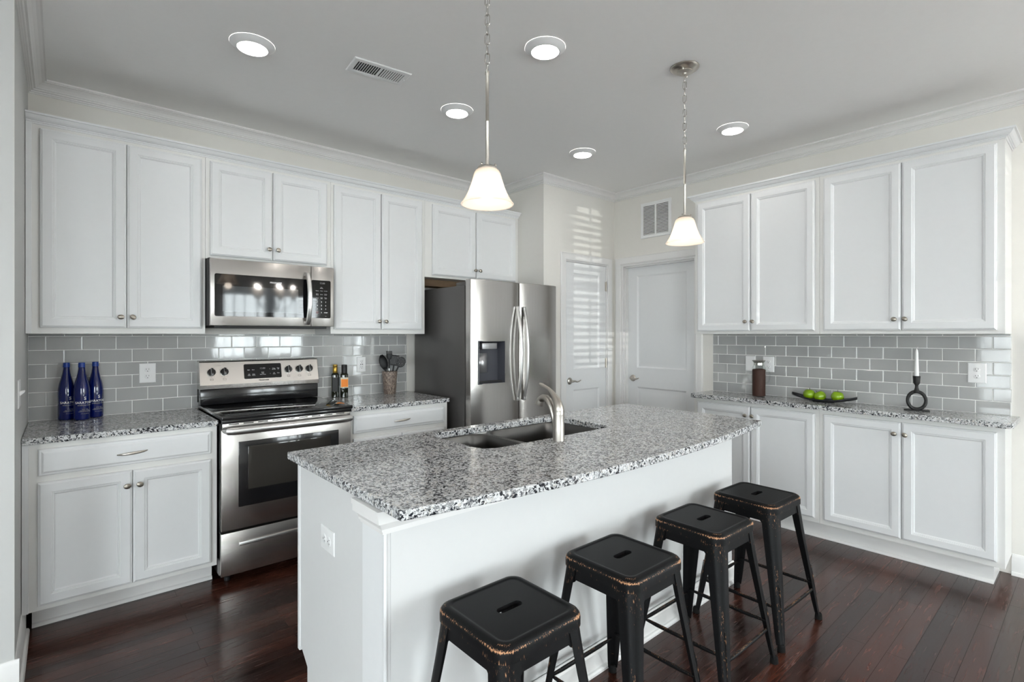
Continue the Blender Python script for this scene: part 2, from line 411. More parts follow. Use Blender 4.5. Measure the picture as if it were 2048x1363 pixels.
# ------------------------------------------------------------------ room dimensions
XR = 4.284; ZC = 2.765; WX = 3.30; WY = -.632; YE = -1.05
def struct(o, label, cat): return tag(o, label, cat, None, 'structure')
struct(MB().box(WL - .1, XR + .12, WF - .1, .1, -.06, 0).obj('floor', 'floor', None, False), 'glossy dark cherry hardwood plank floor', 'floor')
struct(MB().box(WL - .1, XR + .12, WF - .1, .1, ZC, ZC + .08).obj('ceiling', 'ceiling', None, False), 'flat pale grey ceiling over the kitchen', 'ceiling')
struct(MB().box(-.1, XR + .1, 0, .1, 0, ZC).obj('wall_back', 'wall', None, False), 'cream back wall behind the range and fridge', 'wall')
mb = MB().box(-.1, 0, YE, 0, 0, ZC)
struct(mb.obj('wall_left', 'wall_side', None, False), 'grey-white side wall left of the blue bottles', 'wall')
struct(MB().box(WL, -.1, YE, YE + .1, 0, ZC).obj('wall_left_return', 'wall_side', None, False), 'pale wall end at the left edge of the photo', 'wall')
mb = MB(); mb.box(WX, WX + .1, WY + .1, 0, 0, ZC)
D1 = (3.572, 4.168, 2.062)     # pantry door opening
mb.box(WX, D1[0], WY, WY + .1, 0, ZC); mb.box(D1[1], XR, WY, WY + .1, 0, ZC); mb.box(D1[0], D1[1], WY, WY + .1, D1[2], ZC)
struct(mb.obj('wall_pantry', 'wall', None, False), 'cream wall around the narrow pantry door beside the fridge', 'wall')
D2 = (-.722, -1.512, 2.066)    # door in right wall (y range)
PD = (-6.0, -5.1, .05, 2.1)
mb = MB(); mb.box(XR, XR + .12, D2[0], .1, 0, ZC); mb.box(XR, XR + .12, PD[1], D2[1], 0, ZC); mb.box(XR, XR + .12, WF, PD[0], 0, ZC); mb.box(XR, XR + .12, PD[0], PD[1], 0, PD[2]); mb.box(XR, XR + .12, PD[0], PD[1], PD[3], ZC); mb.box(XR, XR + .12, D2[1], D2[0], D2[2], ZC)
struct(mb.obj('wall_right', 'wall', None, False), 'cream right wall behind the shallow cabinets', 'wall')

# front wall and side wall with windows (behind the camera, some seen in reflections)
def wall_with_windows(name, along, pos, a0, a1, wins, thick, label):
    mb = MB(); cur = a0
    def bx(u0, u1, z0, z1):
        if along == 'x': mb.box(u0, u1, pos - thick, pos, z0, z1)
        else: mb.box(pos - thick, pos, u0, u1, z0, z1)
    for (u0, u1, z0, z1) in wins:
        bx(cur, u0, 0, ZC); bx(u0, u1, 0, z0); bx(u0, u1, z1, ZC); cur = u1
    bx(cur, a1, 0, ZC)
    struct(mb.obj(name, 'wall', None, False), label, 'wall')
FW = [(-2.0, -.4, .7, 2.15), (2.26, 3.02, .95, 2.15), (3.09, 3.99, .95, 2.15)]
wall_with_windows('wall_front', 'x', WF, WL, XR, FW, .1, 'cream window wall of the dining area')
SW = [(-6.4, -4.2, .25, 2.12), (-3.05, -2.45, .25, 2.12)]  # wide opening added for more side light, kept out of tile reflections
wall_with_windows('wall_side', 'y', WL, WF, YE, SW, .1, 'cream far side wall with added wide window')
def window(idx, w, h, loc, rz, label):
    t = thing('window_%d' % idx, label, 'window', loc, rz, None, 'structure')
    m = MB(); fr = .05
    # local: x along, y=0 inner wall face, room side is -y
    m.box(0, fr, 0.01, .07, 0, h); m.box(w - fr, w, 0.01, .07, 0, h); m.box(fr, w - fr, 0.01, .07, 0, fr); m.box(fr, w - fr, 0.01, .07, h - fr, h)
    m.box(fr, w - fr, .03, .06, h / 2 - .02, h / 2 + .02)
    nm = max(1, round(w / .9)) * 2
    for i in range(1, nm):
        x = w * i / nm; m.box(x - .01, x + .01, .035, .055, fr, h - fr)
    m.obj('window_frame', 'trim', t, False)
    m = MB(); m.loft([[(i - .07, -.001 - d, i - .07), (w + .07 - i, -.001 - d, i - .07), (w + .07 - i, -.001 - d, h + .07 - i), (i - .07, -.001 - d, h + .07 - i)] for i, d in ((0, 0), (0, .018), (.07, .018), (.07, 0))], wrap=True); m.obj('casing', 'trim', t, False)
    m = MB(); m.box(fr, w - fr, .044, .046, fr, h - fr); m.obj('glass_pane', 'glass', t, False)
    m = MB(); n = int((h - .06) / .046)
    for i in range(n):
        z = .03 + i * .046
        m.loft([[(.02, -.043, z - .011), (.02, -.003, z + .010), (.02, -.003, z + .012), (.02, -.043, z - .009)], [(w - .02, -.043, z - .011), (w - .02, -.003, z + .010), (w - .02, -.003, z + .012), (w - .02, -.043, z - .009)]])
    for x in (w * .25, w * .75): m.box(x - .012, x + .012, -.047, -.046, .02, h - .02)
    m.box(.015, w - .015, -.05, 0, h - .06, h - .005)
    m.obj('blind', 'blind', t, False)
    return t
for i, (u0, u1, z0, z1) in enumerate(FW):
    window(i + 1, u1 - u0, z1 - z0, (u1, WF, z0), PI, 'white blinded window in the dining wall behind the viewer, number %d from the side wall' % (i + 1))
window(4, 2.2, 1.87, (WL, -6.4, .25), R(90), 'wide white blinded window added unseen in the far side wall')
window(5, .6, 1.87, (WL, -3.05, .25), R(90), 'narrow white blinded window in the far side wall')
window(6, .9, 2.05, (XR, PD[1], PD[2]), R(-90), 'tall white blinded glass door in right wall behind the viewer')

# crown moulding, baseboards
CP = [(0, ZC), (.078, ZC), (.078, ZC - .009), (.070, ZC - .009), (.070, ZC - .013), (.058, ZC - .017), (.045, ZC - .026), (.036, ZC - .037), (.032, ZC - .045), (.024, ZC - .045), (.024, ZC - .051), (.020, ZC - .054), (.013, ZC - .054), (.013, ZC - .061), (.006, ZC - .062), (.006, ZC - .068), (0, ZC - .068)]
mb = MB(); sweep(mb, [(WL, YE), (0, YE), (0, 0), (WX, 0), (WX, WY), (XR, WY), (XR, WF)], CP)
struct(mb.obj('trim_1', 'trim', None, True, 0, 12), 'white crown moulding around the ceiling', 'crown moulding')
BP = [(0, 0), (.026, 0), (.026, .010), (.022, .018), (.014, .020), (.014, .088), (.010, .096), (.010, .104), (.006, .112), (.004, .118), (0, .120)]
mb = MB(); sweep(mb, [(0, YE), (0, -.545)], BP); sweep(mb, [(WL, YE), (0.014, YE)], BP)
struct(mb.obj('baseboard_left', 'trim', None), 'white baseboard at foot of the left side wall', 'baseboard')
mb = MB(); sweep(mb, [(XR, -3.487), (XR, -5.02)], BP); sweep(mb, [(XR, -6.08), (XR, WF)], BP); sweep(mb, [(XR, WY), (XR, -.66)], BP)
struct(mb.obj('baseboard_right', 'trim', None), 'white baseboard running from right cabinet end', 'baseboard')
mb = MB(); sweep(mb, [(WX, WY), (3.50, WY)], BP)
struct(mb.obj('baseboard_pantry', 'trim', None), 'short white baseboard left of pantry door', 'baseboard')

# ------------------------------------------------------------------ doors
def door_slab(w, h, th, panels):
    """front face at y=0, towards -Y; panels = [(x0,x1,z0,z1)] stacked"""
    m = MB(); xs0, xs1 = panels[0][0], panels[0][1]
    m.box(0, xs0, 0, th, 0, h); m.box(xs1, w, 0, th, 0, h); z = 0
    for (a, b, z0, z1) in panels:
        m.box(a, b, 0, th, z, z0); z = z1
        m.rings(b - a, z1 - z0, [(0, -th), (0, 0), (.006, -.004), (.014, -.010), (.026, -.010), (.048, -.002)], a, z0, 0)
    m.box(xs0, xs1, 0, th, z, h)
    return m
def lever(parent, x, z, dirx):
    m = MB(); T = Matrix.Rotation(R(90), 4, 'X')
    m.lathe([(.001, .022), (.012, .022), (.014, .012), (.026, .009), (.031, .005), (.032, 0)], (x, -.0005, z), 28, M4=T)
    m.lathe([(.010, .018), (.010, .045), (.006, .05)], (x, 0, z), 16, M4=T)
    m.tube([(x, -.045, z), (x + dirx * .02, -.048, z + .002), (x + dirx * .045, -.05, z - .006), (x + dirx * .07, -.05, z - .004), (x + dirx * .098, -.048, z + .006)], [.009, .0085, .007, .0065, .005], 12, flat=.8)
    return m.obj('door_handle', 'nickel', parent)
def casing_mesh(w, h, cw=.066):
    m = MB(); pr = [(0, 0), (0, .012), (.008, .016), (.02, .013), (.05, .018), (.06, .018), (cw, .012), (cw, 0)]   # inner->outer
    L = []
    for i, d in pr: L.append([(-i, -d, 0), (-i, -d, h + i), (w + i, -d, h + i), (w + i, -d, 0)])
    m.loft(L, False, False, False); return m
w1 = D1[1] - D1[0]
t = thing('door_1', 'narrow white two-panel pantry door beside the fridge, lever on its left', 'door', (D1[0], WY, 0), 0, None, 'structure')
casing_mesh(w1, D1[2]).obj('door_frame', 'trim', t, True, 0, 30, loc=(0, -.0006, 0))
m = MB(); m.box(0, .012, .0, .1, 0, D1[2]); m.box(w1 - .012, w1, .0, .1, 0, D1[2]); m.box(.012, w1 - .012, 0, .1, D1[2] - .012, D1[2]); m.obj('door_jamb', 'trim', t, False)
sw = w1 - .03
door_slab(sw, D1[2] - .024, .034, [(.098, sw - .098, .22, .868), (.098, sw - .098, 1.055, 1.945)]).obj('door_panel', 'door_w', t, True, 0, 25, loc=(.015, .002, .009))
lever(t, .06, .96, 1)
for z in (.22, 1.108, 1.853):
    m = MB(); m.box(w1 - .026, w1 - .002, -.002, .002, z - .045, z + .045); m.lathe([(.006, -.048), (.006, .048)], (w1 - .014, -.006, z), 12); m.obj('hinge', 'nickel', t)
w2 = D2[0] - D2[1]
t = thing('door_2', 'wide white two-panel door beneath the wall return-air grille', 'door', (XR, D2[0], 0), R(-90), None, 'structure')
casing_mesh(w2, D2[2]).obj('door_frame', 'trim', t, True, 0, 30, loc=(0, -.0006, 0))
m = MB(); m.box(0, .018, 0, .12, 0, D2[2]); m.box(w2 - .018, w2, 0, .12, 0, D2[2]); m.box(.018, w2 - .018, 0, .12, D2[2] - .018, D2[2])
m.box(.018, .03, .03, .068, 0, D2[2] - .018); m.box(.018, w2 - .018, .03, .068, D2[2] - .03, D2[2] - .018); m.obj('door_jamb', 'trim', t, False)
sw = w2 - .04
door_slab(sw, D2[2] - .03, .034, [(.11, sw - .11, .22, .868), (.11, sw - .11, 1.055, 1.945)]).obj('door_panel', 'door_w', t, True, 0, 25, loc=(.02, .070, .009))
h = lever(t, .085, .96, 1); h.location = (0, .070, 0)

# ------------------------------------------------------------------ cabinets
KNOB = None
def knob(parent, x, y, z, rot=0):
    global KNOB
    if KNOB is None:
        T = Matrix.Rotation(R(90), 4, 'X'); m = MB()
        m.lathe([(.007, 0), (.0065, .004), (.005, .010), (.006, .014), (.0145, .017), (.0155, .020), (.0145, .0235), (.010, .026), (.001, .027)], (0, 0, 0), 28, M4=T, sy=.85)
        for k in (-.004, .002): m.box(-.013, .013, -.0275, -.024, k, k + .0015)
        o = m.obj('knob', 'pewter', parent); KNOB = o.data
    else:
        o = bpy.data.objects.new('knob', KNOB); COL.objects.link(o); o.parent = parent
    o.location = (x, y, z); o.rotation_euler = (0, rot, 0); return o
DP = [(0, 0), (0, .012), (.0025, .0155), (.006, .0165), (.010, .0200), (.046, .0200), (.0485, .0175), (.0515, .0175), (.0535, .0150), (.0565, .0150), (.0600, .0100), (.0625, .0085)]
SP = [(0, 0), (0, .010), (.004, .0135), (.011, .0145), (.018, .0195), (.020, .0200)]
def cab_door(parent, x0, x1, z0, z1, fy, kx=None, kz=None, rot=0):
    m = MB(); m.rings(x1 - x0, z1 - z0, DP)
    o = m.obj('door', 'cab', parent, True, 0, 10, loc=(x0, fy - .0012, z0))
    if kx is not None: knob(o, kx - x0, -.0202, kz - z0, rot)
    return o
def pull(parent, x, z):
    m = MB(); n = 14; P = []; rs = []
    for i in range(n + 1):
        s = -1 + 2 * i / n; P.append((x + s * .062, -.020 - .020 * (1 - abs(s) ** 3), z + .004 * s - .002)); rs.append(.0028 + .0042 * (1 - s * s))
    m.tube(P, rs, 10, flat=.6); return m.obj('drawer_pull', 'nickel', parent)
def cab_drawer(parent, x0, x1, z0, z1, fy):
    m = MB(); m.rings(x1 - x0, z1 - z0, SP)
    o = m.obj('drawer', 'cab', parent, True, 0, 10, loc=(x0, fy - .0012, z0))
    pull(o, (x1 - x0) / 2, (z1 - z0) / 2); return o
def frame_body(parent, w, d, z0, z1, under='cabframe', name='body', kick=0, kd=.075, ends=(0, 0)):
    m = MB(); m.box(0.0005, w - .0005, -d, -.0015, z0, z1)
    o = m.obj(name, 'cabframe', parent, False, .0012)
    if kick:
        k = MB(); k.box(.0 + ends[0], w - ends[1], -d + kd, -.0015, 0.0005, z0 - .0003)
        y = -d + kd
        k.loft([[(ends[0], y, .0005), (ends[0], y - .016, .0005), (ends[0], y - .016, .006), (ends[0], y - .010, .015), (ends[0], y, .019)], [(w - ends[1], y, .0005), (w - ends[1], y - .016, .0005), (w - ends[1], y - .016, .006), (w - ends[1], y - .010, .015), (w - ends[1], y, .019)]])
        k.obj('toe_kick', 'trim', parent, False)
    return o
UB = 1.389; UT = 2.4476; UD = .299
# back wall uppers
def upper(name, label, x0, x1, z0, doors, dz0, dz1, ks):
    t = thing(name, label, 'cabinet', (x0, 0, z0)); frame_body(t, x1 - x0, UD, 0, UT - z0)
    for (a, b), (kx, kz), rt in zip(doors, ks, (0, .9)):
        cab_door(t, a - x0, b - x0, dz0 - z0, dz1 - z0, -UD, kx - x0, kz - z0, rt)
    return t
t = upper('wall_cabinet', 'tall white wall cabinet above the blue bottles, next to left wall', 0.002, .787, UB, [(.055, .4055), (.409, .766)], 1.420, 2.427, [(.380, 1.480), (.434, 1.480)])
m = MB(); m.box(0, .0225, -UD - .012, -UD - .001, .001, UT - UB - .002); m.obj('filler_strip', 'cab', t, False, .001, loc=(0, 0, 0))
upper('wall_cabinet', 'short white wall cabinet directly above the microwave', .787, 1.549, 1.842, [(.810, 1.162), (1.168, 1.519)], 1.862, 2.427, [(1.139, 1.928), (1.193, 1.928)])
upper('wall_cabinet', 'tall white wall cabinet between microwave and fridge', 1.549, 2.306, UB, [(1.569, 1.922), (1.9305, 2.276)], 1.421, 2.427, [(1.900, 1.481), (1.955, 1.481)])
t = upper('wall_cabinet', 'short white wall cabinet above the fridge', 2.306, WX - .002, 1.842, [(2.373, 2.800), (2.813, 3.256)], 1.862, 2.427, [(2.785, 1.927), (2.836, 1.927)])
m = MB(); m.box(.004, .96, -.16, -.145, -.055, -.0005); m.box(.004, .96, -.02, -.003, -.055, -.0005); m.obj('mounting_rail', 'brownply', t, False)
# cabinet cornice
KP = [(0, UT - .002), (.005, UT - .002), (.005, UT + .006), (.012, UT + .006), (.012, UT + .012), (.018, UT + .013), (.026, UT + .020), (.033, UT + .030), (.036, UT + .036), (.045, UT + .036), (.045, UT + .046), (0, UT + .046)]
mb = MB(); sweep(mb, [(0.002, -UD - .001), (WX - .002, -UD - .001)], KP)
struct(mb.obj('trim_2', 'cab', None, True, 0, 12), 'white cornice along the top of the back wall cabinets', 'cornice')
# right wall uppers (local x runs towards the viewer)
def upper_r(name, label, y0, y1, doors, ks):
    t = thing(name, label, 'cabinet', (XR, y0, UB), R(-90)); frame_body(t, y0 - y1, UD, 0, UT - UB)
    for (a, b), (ky, kz), rt in zip(doors, ks, (0, .6)):
        cab_door(t, y0 - a, y0 - b, 1.410 - UB, 2.427 - UB, -UD, y0 - ky, kz - UB, rt)
    return t
YA, YB, YC = -1.673, -2.579, -3.487
upper_r('wall_cabinet', 'right-wall white upper cabinet nearer the wide door, above the carafe', YA, YB, [(-1.700, -2.119), (-2.124, -2.553)], [(-2.091, 1.4805), (-2.145, 1.4805)])
upper_r('wall_cabinet', 'right-wall white upper cabinet above the black candle holder', YB, YC, [(-2.606, -3.029), (-3.034, -3.455)], [(-2.998, 1.478), (-3.052, 1.478)])
mb = MB(); sweep(mb, [(XR - .001, YA), (XR - UD - .001, YA), (XR - UD - .001, YC), (XR - .001, YC)], KP)
for f in (): pass
struct(mb.obj('trim_3', 'cab', None, True, 0, 12), 'white mitred cornice topping the right wall cabinets', 'cornice')

# base cabinets
BD = .617; CT = .884
t = thing('base_cabinet', 'white base cabinet with drawer, left of the range under blue bottles', 'cabinet', (.002, 0, 0))
frame_body(t, .783, BD, .114, CT - .0006, kick=1, kd=.115, ends=(.03, .004))
m = MB(); m.box(0, .0225, -BD - .010, -BD - .001, .115, CT - .002); m.obj('filler_strip', 'cab', t, False, .001)
cab_drawer(t, .055, .753, .735, .857, -BD)
cab_door(t, .053, .4035, .139, .704, -BD, .382, .633); cab_door(t, .4065, .753, .139, .704, -BD, .433, .633, .5)
t = thing('base_cabinet', 'white base cabinet with drawer between range and fridge', 'cabinet', (1.549, 0, 0))
frame_body(t, .756, BD, .114, CT - .0006, kick=1, kd=.115, ends=(.004, .004))
cab_drawer(t, .021, .723, .738, .854, -BD)
cab_door(t, .021, .369, .139, .704, -BD, .345, .633); cab_door(t, .373, .723, .139, .704, -BD, .398, .633, .5)
def base_r(label, y0, y1, doors, ks, ends):
    t = thing('base_cabinet', label, 'cabinet', (XR, y0, 0), R(-90)); frame_body(t, y0 - y1, UD, .114, CT - .0006, kick=1, kd=.063, ends=ends)
    for (a, b), (ky, kz), rt in zip(doors, ks, (0, .6)):
        cab_door(t, y0 - a, y0 - b, .146, .852, -UD, y0 - ky, kz, rt)
    return t
base_r('shallow white base cabinet on right wall, partly behind island tip', YA, YB, [(-1.700, -2.119), (-2.124, -2.553)], [(-2.091, .786), (-2.142, .786)], (.0, 0))
base_r('shallow white base cabinet at right wall end, below candle holder', YB, YC, [(-2.606, -3.029), (-3.034, -3.455)], [(-2.998, .782), (-3.052, .782)], (0, .052))

# countertops
def slab(label, x0, x1, y0, y1):
    m = MB(); m.box(x0, x1, y0, y1, CT, .914)
    o = m.obj('countertop', 'granite', None, True, .004); return tag(o, label, 'countertop')
slab('speckled grey granite countertop under the blue bottles', .0015, .7875, -.645, -.0015)
slab('short speckled granite countertop between range and fridge', 1.5475, 2.309, -.645, -.0015)
m = MB(); m.loft([rr(XR - .358, XR + .04, -3.522, -1.655, .03, 5, CT), rr(XR - .358, XR + .04, -3.522, -1.655, .03, 5, .914)])
for v in m.bm.verts:
    if v.co.x > XR - .0015: v.co.x = XR - .0015
tag(m.obj('countertop', 'granite', None, True, .004), 'long shallow granite countertop along the right wall', 'countertop')

# ------------------------------------------------------------------ backsplashes
def backsplash(name, label, length, z0, z1, first, rowlist_shift, loc, rz, holes=()):
    P = .1535; H = .0767; g = .0030; m = MB(); tints = []
    m.mi = 1; m.box(0, length, -.0068, -.001, z0, z1); m.mi = 0
    k = 0; z = z0
    while z < z1 - .003:
        zt = min(z + H, z1); off = first + (0 if k % 2 == 0 else -P / 2)
        x = off - P * math.ceil(off / P + 1)
        while x < length:
            a, b = max(x + g / 2, 0.001), min(x + P - g / 2, length - .001)
            if b - a > .008:
                tx, tz = random.uniform(-.00022, .00022), random.uniform(-.00012, .00012)
                f = [(a, z + g / 2), (b, z + g / 2), (b, zt - g / 2), (a, zt - g / 2)]
                def ring(ins, d):
                    q = [(a + ins, z + g / 2 + ins), (b - ins, z + g / 2 + ins), (b - ins, zt - g / 2 - ins), (a + ins, zt - g / 2 - ins)]
                    return [(u, -d - tx * (1 if i in (1, 2) else -1) - tz * (1 if i > 1 else -1), v) for i, (u, v) in enumerate(q)]
                if zt - z > .01: m.loft([ring(0, .0035), ring(0, .0062), ring(.0012, .0078), ring(.003, .0084)], False, True)
                else: m.loft([ring(0, .0035), ring(0, .0075)], False, True)
            x += P
        z += H; k += 1
    o = m.obj(name, ['tile', 'grout'], None, True, 0, 5, vattr=('tint', lambda c: ((math.floor((c.x + .01) / P * 2) * 7.13 + math.floor((c.z - z0 + .0005) / H) * 3.71) % 1.0)))
    o.location = loc; o.rotation_euler = (0, 0, rz)
    return tag(o, label, 'backsplash')
backsplash('tile_backsplash', 'glossy grey subway tile backsplash behind range and left counter', 2.309, .9145, UB - .0005, .456, 0, (0.001, 0, 0), 0)
backsplash('tile_backsplash', 'glossy grey subway tile backsplash on right wall behind green apples', 1.816, .9145, UB - .0005, .124, 0, (XR, YA + .002, 0), R(-90))

# outlets
def outlet(label, loc, rz, kind='outlet', w=.074, par=None):
    t = thing('power_outlet' if kind == 'outlet' else 'wall_switch', label, 'outlet' if kind == 'outlet' else 'switch', loc, rz)
    m = MB(); h = .118
    m.rings(w, h, [(0, 0), (0, .002), (.003, .0045), (.006, .005)], -w / 2, -h / 2); m.obj('plate', 'plate', t, True, 0, 20)
    if kind == 'outlet':
        for dz in (-.020, .020):
            f = MB(); T = Matrix.Rotation(R(90), 4, 'X')
            f.lathe([(.0165, .004), (.0165, .0062), (.0155, .0068)], (0, 0, dz), 24, M4=T, sy=.86); fo = f.obj('socket', 'plate', t)
            s = MB(); s.box(-.0075, -.0055, -.0072, -.0066, dz + .000, dz + .008); s.box(.0055, .0075, -.0072, -.0066, dz + .001, dz + .008)
            s.lathe([(.0024, .0066), (.0024, .0072)], (0, 0, dz - .0075), 10, M4=T); s.obj('socket_slot', 'slot', fo, False)
    elif kind == 'gfci':
        f = MB(); f.box(-.017, .017, -.0068, -.004, -.034, .034, .001); fo = f.obj('socket', 'plate', t)
        s = MB(); T = Matrix.Rotation(R(90), 4, 'X')
        for dz in (-.022, .022):
            s.box(-.0075, -.0055, -.0074, -.0066, dz - .001, dz + .007); s.box(.0055, .0075, -.0074, -.0066, dz, dz + .007); s.lathe([(.0024, .0066), (.0024, .0074)], (0, 0, dz - .0085), 10, M4=T)
        s.box(-.010, -.004, -.0074, -.0066, -.004, .004); s.box(.004, .010, -.0074, -.0066, -.004, .004)
        s.obj('socket_slot', 'slot', fo, False); t.name = 'power_outlet'; t['category'] = 'outlet'
    elif kind == 'toggle':
        n = max(1, round(w / .055))
        for i in range(n):
            x = (i - (n - 1) / 2) * .046
            f = MB(); f.loft([[(x - .005, -.004, -.010), (x + .005, -.004, -.010), (x + .005, -.004, .010), (x - .005, -.004, .010)], [(x - .004, -.020, .006), (x + .004, -.020, .006), (x + .004, -.020, .012), (x - .004, -.020, .012)]]); f.obj('toggle', 'plate', t)
    return t
TF = -.0088
outlet('white duplex outlet on tiles right of the blue bottles', (.532, TF, 1.150), 0, w=.084)
outlet('white square-faced outlet on tiles above the oil bottles', (1.909, TF, 1.151), 0, 'gfci')
outlet('white duplex outlet on right-wall tiles, just right of carafe', (XR + TF, -2.126, 1.154), R(-90), w=.084)
outlet('white plate on right-wall tiles, half behind carafe', (XR + TF, -1.986, 1.154), R(-90), 'blank', w=.076)
outlet('white duplex outlet on tiles right of the candle holder', (XR + TF, -3.337, 1.154), R(-90), w=.084)
outlet('white toggle switch plate on left side wall', (.0005, -.82, 1.135), R(90), 'toggle', w=.118)

# ------------------------------------------------------------------ island
IX0, IX1, IY0, IY1 = .852, 3.0, -2.452, -1.745
t = thing('kitchen_island', 'white kitchen island carrying the big granite top', 'island', (IX0, IY0, 0))
W_ = IX1 - IX0; D_ = IY1 - IY0
IP = [(0, .0005), (D_ - .075, .0005), (D_ - .075, .105), (D_ - .012, .150), (D_, .150), (D_, CT - .0006), (0, CT - .0006)]
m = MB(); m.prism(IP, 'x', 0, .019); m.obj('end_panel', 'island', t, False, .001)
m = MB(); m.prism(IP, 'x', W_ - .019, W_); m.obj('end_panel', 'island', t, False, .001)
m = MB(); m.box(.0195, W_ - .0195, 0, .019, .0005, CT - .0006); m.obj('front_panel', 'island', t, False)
m = MB(); m.box(.0195, .56, D_ - .019, D_ - .0005, .1685, CT - .0006); m.box(1.45, W_ - .0195, D_ - .019, D_ - .0005, .1685, CT - .0006); m.box(.5605, 1.4495, D_ - .019, D_ - .0005, .1685, .66); m.box(.0195, W_ - .0195, D_ - .094, D_ - .0755, .0005, .149); m.box(.0195, W_ - .0195, .0195, D_ - .0195, .149, .168); m.obj('carcass', 'cabframe', t, False)
m = MB(); m.box(-.004, W_ + .004, D_, D_ + .022, .135, CT - .002); m.obj('cabinet_front', 'cab', t, False, .002)
m = MB(); m.box(-.006, -.0003, -.004, .136, .0005, CT - .0008); m.box(-.006, .004, -.006, -.0003, .0005, CT - .0008); m.obj('corner_pilaster', 'cab', t, False, .0012)
MP = [(0, .804), (.006, .804), (.006, .814), (.012, .814), (.012, .821), (.015, .828), (.021, .838), (.024, .845), (.032, .845), (.032, .866), (.036, .867), (.036, CT - .001), (0, CT - .001)]
m = MB(); sweep(m, [(-.0065, .136), (-.0065, -.0065), (W_, -.0065)], [(-o, z) for o, z in MP], -1) if False else None
m = MB(); sweep(m, [(W_, -.0065), (-.0065, -.0065), (-.0065, .136)], MP, -1); m.obj('cove_moulding', 'trim', t, True, 0, 12)
m = MB(); IB = [(0, .0005), (.026, .0005), (.026, .010), (.022, .018), (.014, .020), (.014, .080), (.010, .088), (.010, .096), (.004, .108), (0, .110)]
sweep(m, [(W_, -.0065), (-.0065, -.0065)], IB, -1); sweep(m, [(-.0003, .0), (-.0003, D_ - .08)], [(0, .0005), (.016, .0005), (.016, .010), (.010, .019), (0, .022)], -1)
m.obj('base_moulding', 'trim', t, True, 0, 12)
outlet('white outlet turned sideways on the island end panel', (IX0 - .0003, -2.028, .657), R(-90), w=.084).rotation_euler = (0, R(90), R(-90))
bpy.context.view_layer.update()

# island top with sink cut-out
SX0, SX1, SY0, SY1 = 1.440, 2.275, -2.178, -1.742
def arc_pts():
    P = []; n = 40
    for i in range(n + 1):
        x = .822 + (3.035 - .822) * i / n; u = (x - 1.93) / 1.107
        P.append((x, -2.602 - .094 * (1 - u * u), .914))
    return P
m = MB(); bmx = m.bm
outer = arc_pts() + [(3.047, -1.680, .914), (.822, -1.680, .914)]
ov = [bmx.verts.new(p) for p in outer]; iv = [bmx.verts.new(p) for p in rr(SX0, SX1, SY0, SY1, .085, 8, .914)]
es = [bmx.edges.new((ov[i], ov[(i + 1) % len(ov)])) for i in range(len(ov))] + [bmx.edges.new((iv[i], iv[(i + 1) % len(iv)])) for i in range(len(iv))]
r_ = bmesh.ops.triangle_fill(bmx, use_beauty=True, edges=es, normal=(0, 0, 1))
fs = [g for g in r_['geom'] if isinstance(g, bmesh.types.BMFace)]
ex = bmesh.ops.extrude_face_region(bmx, geom=fs)
for g in ex['geom']:
    if isinstance(g, bmesh.types.BMVert): g.co.z = CT
tag(m.obj('countertop', 'granite', None, True, .004), 'large speckled granite island top with bowed edge and sink cut-out', 'countertop')

# sink
t = thing('sink', 'stainless double-bowl undermount sink in the island top', 'sink', (0, 0, 0))
def bowl(x0, x1, y0, y1, name, zt=CT - .0006):
    m = MB(); r = .075; L = []
    for ins, z in ((-.012, zt), (0, zt), (.003, zt - .004), (.006, zt - .06), (.012, zt - .14), (.022, zt - .175), (.045, zt - .19), (.09, zt - .195)):
        L.append(rr(x0 + ins, x1 - ins, y0 + ins, y1 - ins, max(.02, r - ins * .4), 8, z))
    m.loft(L, False, True)
    cx, cy = (x0 + x1) / 2, (y0 + y1) / 2
    o = m.obj(name, 'sinksteel', t, True, 0, 50, norm=False)
    m = MB(); m.lathe([(.045, .0005), (.043, .004), (.036, .003), (.03, -.003), (.001, -.004)], (cx, cy, zt - .195), 28, False, True); m.obj('drain', 'nickel', o)
bowl(SX0 + .002, 1.738, SY0 + .002, SY1 - .008, 'small_bowl')
bowl(1.764, SX1 - .002, SY0 + .002, SY1 - .008, 'large_bowl')

# faucet
t = thing('faucet', 'brushed nickel single-lever faucet behind the sink', 'faucet', (1.805, -2.243, .9145))
m = MB(); m.lathe([(.0275, 0), (.0275, .002), (.0262, .004), (.0252, .112), (.0245, .1125), (.0245, .1145), (.0256, .115), (.0254, .133), (.0235, .1365), (.001, .1365)], (0, 0, 0), 40); m.obj('body', 'faucet', t)
m = MB(); P = [(0, -.001, .132), (0, .000, .146), (0, .005, .163), (0, .014, .180), (0, .027, .197), (0, .045, .213), (0, .066, .225), (0, .088, .233), (0, .106, .239), (0, .120, .244)]
m.tube(P, [.0240, .0232, .0205, .0165, .0125, .0095, .0080, .0075, .0080, .0050], 20, flat=1.0, up=(0, 1, 0)); m.obj('lever_handle', 'nickel', t)
m = MB(); P = [(0, .018, .045), (0, .026, .080), (0, .035, .115), (0, .047, .146), (0, .062, .168), (0, .080, .180), (0, .098, .180), (0, .110, .172)]
m.tube(P, [.008, .011, .013, .0145, .0155, .016, .0165, .017], 18, flat=1.15, up=(0, 1, 0)); o = m.obj('spout', 'faucet', t)
m = MB(); m.tube([(0, .106, .178), (0, .114, .168), (0, .121, .154), (0, .124, .148)], [.016, .0185, .0205, .0200], 20, up=(0, 1, 0)); m.obj('spray_head', 'faucet', o)

